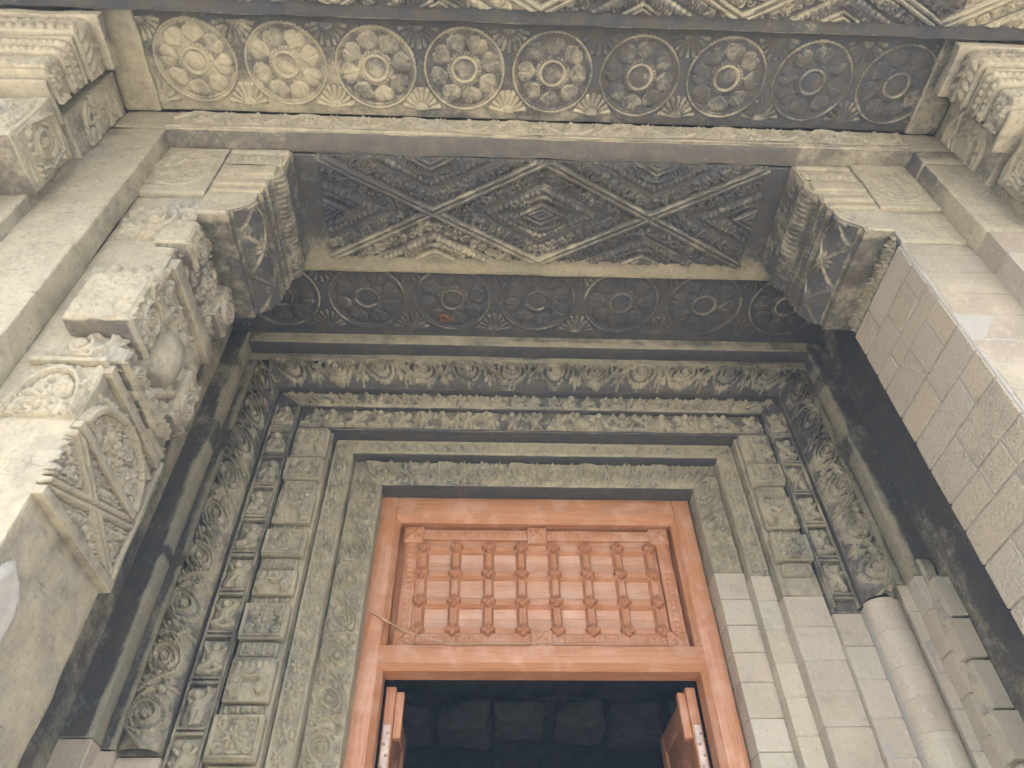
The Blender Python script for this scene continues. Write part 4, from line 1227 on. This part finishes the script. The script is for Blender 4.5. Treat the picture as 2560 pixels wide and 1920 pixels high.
# ------------------------------------------------------------------ outer piers with their stepped capitals
OCAP_L = [(5.546, 5.47, 2.297, 1.198, 'plain'), (5.465, 5.30, 2.335, 1.218, 'leaf'), (5.29, 5.262, 2.35, 1.238, 'fil'), (5.252, 5.20, 2.352, 1.246, 'bead'), (5.188, 5.135, 2.352, 1.258, 'bead'), (5.12, 5.00, 2.362, 1.275, 'cyma'), (4.995, 4.965, 2.376, 1.335, 'base')]
def outer_pier(sgn, xr, label, plabel):
    k = 1 if sgn < 0 else .955
    t = thing('stone_pier', (sgn * 2.9, 1.6, 0), label, 'pier')
    xi = abs(HOL if sgn < 0 else HOR)
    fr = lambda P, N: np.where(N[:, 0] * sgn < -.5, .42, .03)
    X2 = 4.3
    rb('shaft', sgn * (xi + .02), sgn * X2, 1.69, 2.0, 0, 5.0, 'front', t, soot=fr, seg=.06, amp=.006)
    # neck block with a half rosette on its reveal
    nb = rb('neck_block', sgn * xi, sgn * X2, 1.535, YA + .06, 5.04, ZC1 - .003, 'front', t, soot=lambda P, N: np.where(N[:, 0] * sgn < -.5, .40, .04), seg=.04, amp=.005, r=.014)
    hf = HF(.215, .50, .005)
    X = hf.x[None, :] - .16; Y = hf.y[:, None] - .27; r = np.hypot(X, Y) / .19; th = np.arctan2(Y, X)
    ring = lambda c, w, h: h * np.clip(1 - ((r - c) / w) ** 2, 0, 1) ** .5
    hf.H = np.maximum(ring(.97, .06, .016), ring(.40, .07, .016)) + np.where(r < .3, .012 * (1 - r), 0)
    for q in range(8):
        da = (th - q * .785 - .2 + math.pi) % (2 * math.pi) - math.pi
        e = (da / .34) ** 2 + ((r - .68) / .2) ** 2
        hf.H = np.maximum(hf.H, np.where(e < 1, .008 + .012 * np.clip(1 - np.abs(e - .7) / .4, 0, 1), 0))
    flat('half_rosette', hf, (sgn * xi, 1.54, 5.10), (0, 1, 0), (0, 0, 1), (-sgn, 0, 0), 'front', t, soot=.42, wearf=1.0)
    # carved bracket below
    xb = xi - .03
    cb = rb('carved_bracket', sgn * xb, sgn * X2, 1.40, 1.70, 4.555, 4.95, 'front', t, soot=lambda P, N: np.where(N[:, 2] < -.5, .55, np.where(N[:, 0] * sgn < -.5, .22, .03)), seg=.03, amp=.008, r=.012, nsc=10)  # underside set darker than front and reveal
    hf = vine(.75, .30, .0065, .36, 81, .018, .12, 1.0)
    flat('carving', hf, ((sgn * (xb + .03)) if sgn > 0 else -(xb + .03 + .75), 1.402, 4.60), (1, 0, 0), (0, 0, 1), (0, -1, 0), 'front', cb, soot=.02, wearf=.3)
    hf = vine(.24, .32, .0055, .24, 82, .026, .10, 1.2)
    flat('carving', hf, (sgn * (xb + .002), 1.42, 4.60), (0, 1, 0), (0, 0, 1), (-sgn, 0, 0), 'front', cb, soot=.18, wearf=.6)
    rb('lower_bracket', sgn * (xi + .14), sgn * X2, 1.44, 1.75, 4.02, 4.50, 'front', t, soot=fr, seg=.04, amp=.012, r=.03)
    # stepped capital
    c = thing('capital', (sgn * 2.8, 1.4, 4.96), plabel, 'capital')
    for z1, z0, x, yf, kd in OCAP_L:
        x = x if sgn < 0 else x - .165
        if kd in ('plain', 'fil', 'base'):
            rb('moulding', sgn * x, sgn * X2, yf, 1.47 if kd != 'base' else 1.55, z0, z1, 'front', c, soot=lambda P, N: np.where(N[:, 0] * sgn < -.5, .42, np.where(N[:, 2] < -.5, .28, .06)), seg=.03, amp=.005, r=.010)  # down-facing faces darkened, their shading put into the colour
            continue
        rb('moulding', sgn * (x + .006), sgn * X2, yf + .006, 1.46, z0, z1, 'front', c, soot=lambda P, N: np.where(N[:, 0] * sgn < -.5, .45, .08), seg=.03, amp=.004, r=.012 if kd != 'cyma' else .03)
        for ax in (0, 1):
            L = (1.455 - yf) if ax == 0 else .75
            hf = HF(L, z1 - z0 - .008, .0055); hh = hf.h
            if kd == 'bead':
                for q in range(int(L / .035)): hf.blob(.018 + q * .035, hh / 2, .016, .012)
            elif kd == 'leaf':
                for q in range(int(L / .05)): hf.ell(.025 + q * .05, hh * .32, .02, hh * .26, .5, .016)
                for q in range(int(L / .06)): hf.comma(.02 + q * .06, hh * .75, .4, .07, 2, .010, .014)
                hf.rect(0, L, hh * .57, hh * .61, .014)
            else:
                for q in range(int(L / .13) + 1): hf.flower(.065 + q * .13, hh * .45, .055, 12, .012, 0, .25)
            if ax == 0: flat('carved_band', hf, (sgn * (x + .004), yf + .012, z0 + .004), (0, 1, 0), (0, 0, 1), (-sgn, 0, 0), 'front', c, soot=.45, wearf=1.1)
            else: flat('carved_band', hf, ((sgn * (x + .012)) if sgn > 0 else -(x + .012 + L), yf + .004, z0 + .004), (1, 0, 0), (0, 0, 1), (0, -1, 0), 'front', c, soot=.06, wearf=.3)
outer_pier(-1, 0, 'outer stone pier with half rosette neck block standing beside the two-block jamb', 'stepped outer capital next to the plain two-block jamb')
outer_pier(1, 0, 'outer stone pier with a pale dry root hanging down its half rosette', 'stepped outer capital above the dry hanging root')

# ------------------------------------------------------------------ wooden door frame
def wbox(name, x0, x1, y0, y1, z0, z1, parent, grain, mat='wood', r=.006, seg=.4):
    return link(name, rb_mesh(name, min(x0, x1), max(x0, x1), y0, y1, z0, z1, mat, 0, r, 0, seg, grain=float(grain), wear=0.0), parent)
YD = 3.772
FL, FR = -.985, 1.035            # outer edges
IL, IR = -.846, .893             # inner edges
df = thing('wooden_door_frame', (.02, YD, 0), 'orange-brown wooden door frame with a lattice transom of carved flowers', 'door frame')
def moulded(name, p0, p1, prof, parent, grain):
    """extrude a profile given as (across, y) from p0 to p1 in the x-z plane, mitred by the caller"""
    pass
wbox('jamb', FL, IL - .028, YD, 3.93, 0, 4.456, df, 0)
wbox('jamb', IR + .028, FR, YD, 3.93, 0, 4.456, df, 0)
wbox('head_rail', IL - .028, IR + .028, YD + .001, 3.93, 4.31, 4.456, df, 1)
wbox('transom_rail', IL - .03, IR + .03, YD + .002, 3.90, 3.345, 3.448, df, 1)
def bevel_strip(name, A, B, C, D, grain):
    """quad prism strip: outer front edge A-B, inner back edge C-D"""
    V = [A, B, D, C]
    back = [(p[0], 3.925, p[2]) for p in V]
    me = bpy.data.meshes.new(name)
    me.from_pydata([tuple(v) for v in V] + back, [], [(0, 1, 2, 3), (4, 7, 6, 5), (0, 4, 5, 1), (1, 5, 6, 2), (2, 6, 7, 3), (3, 7, 4, 0)])
    at = me.attributes.new('grain', 'FLOAT', 'POINT'); at.data.foreach_set('value', [float(grain)] * 8)
    me.materials.append(MAT['wood'])
    return link(name, me, df)
c_ = .028
for (za, zb) in ((4.31, 3.448), (3.345, 0.0)):
    bot = zb if zb > 0 else 0.0
    zlow = zb if zb == 0 else zb
    # left, right, top chamfers
    bevel_strip('chamfer', (IL - c_, YD + .004, zlow), (IL - c_, YD + .004, za), (IL, YD + .04, zlow), (IL, YD + .04, za - c_), 0)
    bevel_strip('chamfer', (IR + c_, YD + .004, za), (IR + c_, YD + .004, zlow), (IR, YD + .04, za - c_), (IR, YD + .04, zlow), 0)
    bevel_strip('chamfer', (IL - c_, YD + .004, za), (IR + c_, YD + .004, za), (IL, YD + .04, za - c_), (IR, YD + .04, za - c_), 1)
# transom panel
YP = 3.895
tp = wbox('transom_panel', IL - .01, IR + .01, YP + .012, YP + .03, 3.42, 4.30, df, 1)
BX = [-.688 + .2035 * k for k in range(8)]
RZs = [4.130, 3.946, 3.757, 3.575]
YS = YP - .03
pz = [4.16, 4.04, 3.905, 3.80, 3.665, 3.52]
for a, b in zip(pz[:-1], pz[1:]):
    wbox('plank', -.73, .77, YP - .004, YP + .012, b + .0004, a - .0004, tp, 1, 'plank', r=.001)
def bar_mesh(name, L, w, d, grain, horizontal):
    c = w * .24
    pr = [(-w / 2, 0), (-w / 2 + c, -d), (w / 2 - c, -d), (w / 2, 0)]
    V = []
    for s in (-L / 2, L / 2):
        for a, y in pr: V.append((s, y, a) if horizontal else (a, y, s))
    F = [(0, 1, 5, 4), (1, 2, 6, 5), (2, 3, 7, 6), (0, 3, 2, 1), (4, 5, 6, 7), (3, 0, 4, 7)]
    if not horizontal: F = [f[::-1] for f in F]
    me = bpy.data.meshes.new(name); me.from_pydata(V, [], [f[::-1] for f in F])
    at = me.attributes.new('grain', 'FLOAT', 'POINT'); at.data.foreach_set('value', [grain] * 8)
    me.materials.append(MAT['wood']); return me
hm = bar_mesh('lattice_bar', 1.50, .068, .034, 1.0, True); vm = bar_mesh('lattice_bar', .64, .068, .038, 0.0, False)
for z in RZs: link('lattice_bar', hm, tp, (.024, YP - .003, z))
for x in BX: link('lattice_bar', vm, tp, (x, YP - .003, 3.85))
# flower bosses
hf = HF(.088, .088, .004); cc = .044
X = hf.x[None, :] - cc; Y = hf.y[:, None] - cc; r = np.hypot(X, Y); th = np.arctan2(Y, X)
hf.H[:] = 0
for k in range(4):
    a = k * math.pi / 2
    hf.ell(cc + .022 * math.cos(a), cc + .022 * math.sin(a), .020, .019, a, .014)
for k in range(4):
    a = k * math.pi / 2; e = ((X - .022 * math.cos(a)) ** 2 + (Y - .022 * math.sin(a)) ** 2) ** .5
    hf.H -= .006 * np.clip(1 - e / .010, 0, 1)
hf.blob(cc, cc, .010, .020)
lob = .038 + .004 * np.cos(4 * th)
hf.H = np.where(r < lob, hf.H * 1.9 + .004, -.003)
P0 = np.stack(np.broadcast_arrays(X, np.zeros((1, 1)), Y), -1).astype(float)
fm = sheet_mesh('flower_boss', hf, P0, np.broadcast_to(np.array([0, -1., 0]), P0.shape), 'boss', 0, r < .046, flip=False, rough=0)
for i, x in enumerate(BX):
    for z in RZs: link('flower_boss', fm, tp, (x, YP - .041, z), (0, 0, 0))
# beaded borders and carved corner blocks
def beads(L, w, horizontal):
    hf = HF(L, w, .005)
    n = int(L / .034)
    for k in range(n): hf.blob((k + .5) * L / n, w * .5, w * .30, .006)
    hf.rect(0, L, 0, w * .14, .006); hf.rect(0, L, w * .86, w, .006)
    return hf
for z0, z1 in ((4.186, 4.262), (3.485, 3.555)):
    for x0, x1 in ((-.70, -.03), (.085, .755)):
        wbox('border_rail', x0, x1, YP - .045, YP + .012, z0, z1, tp, 1)
        flat('bead_strip', beads(x1 - x0, .05, 1), (x0, YP - .046, z0 + .012), (1, 0, 0), (0, 0, 1), (0, -1, 0), 'wood', tp, skirt=.003, rough=0)
    wbox('border_moulding', -.70, .755, YP - .03, YP + .012, (z0 - .034) if z0 > 4 else z1, z0 if z0 > 4 else z1 + .02, tp, 1, r=.004)
    for xc in (-.757, .027, .812):
        wbox('corner_block', xc - .062, xc + .062, YP - .058, YP + .012, z0 - .03 if z0 > 4 else z0 - .03, z1 + .012, tp, 1)
        hf = HF(.11, .10, .005)
        for a in (.785, 2.356, 3.927, 5.498): hf.ell(.055 + .03 * math.cos(a), .05 + .028 * math.sin(a), .026, .014, a, .010)
        hf.blob(.055, .05, .012, .014)
        flat('carved_flower', hf, (xc - .055, YP - .059, z0 - .015), (1, 0, 0), (0, 0, 1), (0, -1, 0), 'wood', tp, skirt=.003, rough=0)
for x0, x1 in ((-.806, -.723), (.786, .87)):
    wbox('border_stile', x0, x1, YP - .045, YP + .012, 3.53, 4.165, tp, 0)
    hf = beads(.63, .05, 0)
    flat('bead_strip', hf, (x0 + .066 if False else x0 + .067, YP - .046, 3.533), (0, 0, 1), (-1, 0, 0), (0, -1, 0), 'wood', tp, skirt=.003, rough=0)
for x in (-.716, .766): wbox('border_moulding', x - .008, x + .014, YP - .035, YP + .012, 3.53, 4.165, tp, 0, r=.004)

# ------------------------------------------------------------------ door leaves standing open inwards
def leaf(sgn, label):
    xh = IL + .012 if sgn < 0 else IR - .012
    t = thing('door_leaf', (xh, 3.95, 0), label, 'door')
    th = .055
    x0, x1 = (xh, xh + th) if sgn < 0 else (xh - th, xh)
    y0, y1, zt = 3.935, 4.72, 3.285
    wbox('stile', x0, x1, y0, y0 + .10, .05, zt, t, 0)
    wbox('stile', x0, x1, y1 - .10, y1, .05, zt, t, 0)
    for za, zb in ((zt - .11, zt - .001), (2.2, 2.32), (.06, .2)):
        wbox('rail', x0 + .003, x1 - .003, y0 + .10, y1 - .10, za, zb, t, 1)
    for za, zb in ((2.32, zt - .11), (.2, 2.2)):
        wbox('panel', x0 + .016, x1 - .016, y0 + .10, y1 - .10, za, zb, t, 0)
    inx = x1 if sgn < 0 else x0
    n = 1 if sgn < 0 else -1
    # arched carving on the upper panel
    hf = HF(.56, .72, .007)
    for k in range(7): 
        hf.spiral(.10 + .18 * (k % 3), .1 + .2 * (k // 3), .07, 1.5, 1 if k % 2 else -1, k, .012, .018)
    rr = random.Random(3)
    for k in range(50): hf.comma(rr.uniform(.04, .52), rr.uniform(.03, .6), rr.uniform(0, 6.28), .07, 1.6, .010, .014)
    X = hf.x[None, :] - .28; Y = hf.y[:, None] - .36; r = np.hypot(X / .27, np.clip(Y, 0, 9) / .33)
    hf.H = np.where(np.abs(r - .93) < .06, .022, np.where(r > 1, .002, hf.H))
    flat('arched_carving', hf, (inx - n * .016, y0 + .11, 2.34), (0, 1, 0), (0, 0, 1), (n, 0, 0), 'wood', t, skirt=.004, rough=0)
    # hinge plate with slotted screws on the edge facing out
    wbox('hinge_plate', x0 + .008, x1 - .010, y0 - .006, y0 + .01, 2.72, 3.08, t, 0, 'metal', .002)
    for k in range(6):
        o = lathe('screw', [(0, -.002), (.008, -.002), (.008, .002), (0, .003)], (0, 0, 0), 'screw', t, 0, 10)
        o.rotation_euler = (math.pi / 2, 0, 0); o.location = (x0 + .018 + .016 * (k % 2), y0 - .007, 2.76 + .055 * k)
    wbox('lock_block', (x1 if sgn < 0 else x0 - .045), (x1 + .045 if sgn < 0 else x0), y0 + .02, y0 + .07, 3.02, zt - .02, t, 0)
    return t
leaf(-1, 'open wooden door leaf showing its edge with a screwed hinge plate')
leaf(1, 'open wooden door leaf turned inward showing its arched carved panel')

# ------------------------------------------------------------------ small things
def tube(name, pts, r0, r1, mat, parent=None, n=7):
    pts = [Vector(p) for p in pts]
    # smooth
    P = []
    for i in range(len(pts) - 1):
        a, b, c, d = pts[max(i - 1, 0)], pts[i], pts[i + 1], pts[min(i + 2, len(pts) - 1)]
        for k in range(6):
            t = k / 6
            P.append(.5 * ((2 * b) + (c - a) * t + (2 * a - 5 * b + 4 * c - d) * t * t + (3 * b - a - 3 * c + d) * t ** 3))
    P.append(pts[-1])
    V = []; F = []
    for i, p in enumerate(P):
        tg = (P[min(i + 1, len(P) - 1)] - P[max(i - 1, 0)]).normalized()
        u = tg.cross(Vector((.3, .5, .8))).normalized(); w = tg.cross(u)
        r = r0 + (r1 - r0) * i / (len(P) - 1)
        for k in range(n):
            a = 2 * math.pi * k / n
            V.append(tuple(p + u * (r * math.cos(a)) + w * (r * math.sin(a))))
    for i in range(len(P) - 1):
        for k in range(n): F.append([i * n + k, i * n + (k + 1) % n, (i + 1) * n + (k + 1) % n, (i + 1) * n + k])
    return link(name, mesh_np(name, V, F, mat), parent)
o = tube('dry_twig', [(-.985, 3.755, 3.655), (-.84, 3.765, 3.575), (-.70, 3.768, 3.508), (-.52, 3.768, 3.462), (-.40, 3.766, 3.450), (-.22, 3.766, 3.452), (.0, 3.77, 3.461), (.17, 3.775, 3.472)], .0045, .0015, 'stem')
tag(o, 'thin dry twig drooping across the wooden transom rail', 'twig')
tube('side_shoot', [(-.66, 3.765, 3.497), (-.50, 3.762, 3.447), (-.38, 3.76, 3.444), (-.2, 3.762, 3.456)], .0022, .001, 'stem', o)
o = tube('dry_root', [(2.316, 1.515, 5.448), (2.314, 1.56, 5.475), (2.31, 1.60, 5.462), (2.312, 1.632, 5.456), (2.31, 1.697, 5.469), (2.314, 1.75, 5.45)], .004, .003, 'root')
tag(o, 'thin pale dry root hanging across a carved half rosette', 'root')
V, F = box_grid(-.06, .06, -.04, .04, -.012, .012, .006)
V = V / np.maximum(1, np.linalg.norm(V / np.array([.055, .038, .012]), axis=1, keepdims=True)) 
V = V + .008 * fbm(V + 2, 45)[:, None]
V[:, 0] += .4 * V[:, 1]
o = link('mud_nest', mesh_np('mud_nest', V + np.array([-.606, 3.09, ZC2 - .022]), F, 'nest'))
tag(o, 'small rusty brown mud nest stuck on a sooty rosette', 'nest')
for i, (x, z) in enumerate(((1.62, 5.325), (1.80, 5.325))):
    V, F = box_grid(-.022, .022, -.012, .012, -.013, .013, .006)
    V = V / np.maximum(1, np.linalg.norm(V / np.array([.02, .012, .012]), axis=1, keepdims=True)) + .004 * fbm(V + i, 60)[:, None]
    o = link('mud_nest', mesh_np('mud_nest', V + np.array([x, 3.355, z]), F, 'nest'))
    tag(o, ('tiny orange mud dab on the dark ledge, farther from the corner', 'tiny orange mud dab on the dark ledge, closer to the corner')[i], 'nest', 'mud dabs on the dark ledge')

# ------------------------------------------------------------------ added haze box standing in for lens glare, lifting the blacks
m = bpy.data.materials.new('glare_haze'); m.use_nodes = True
nt = m.node_tree; nt.nodes.clear()
out = nt.nodes.new('ShaderNodeOutputMaterial'); pv = nt.nodes.new('ShaderNodeVolumePrincipled')
pv.inputs['Color'].default_value = (.52, .75, 1.0, 1); pv.inputs['Density'].default_value = .010
nt.links.new(pv.outputs['Volume'], out.inputs['Volume'])
MAT['glare_haze'] = m
V, F = box_grid(-15.5, 15.5, -18.5, 9.5, -1, 7.9, 40)
tag(link('glare_haze', mesh_np('glare_haze', V, F, 'glare_haze', False)), kind='stuff')
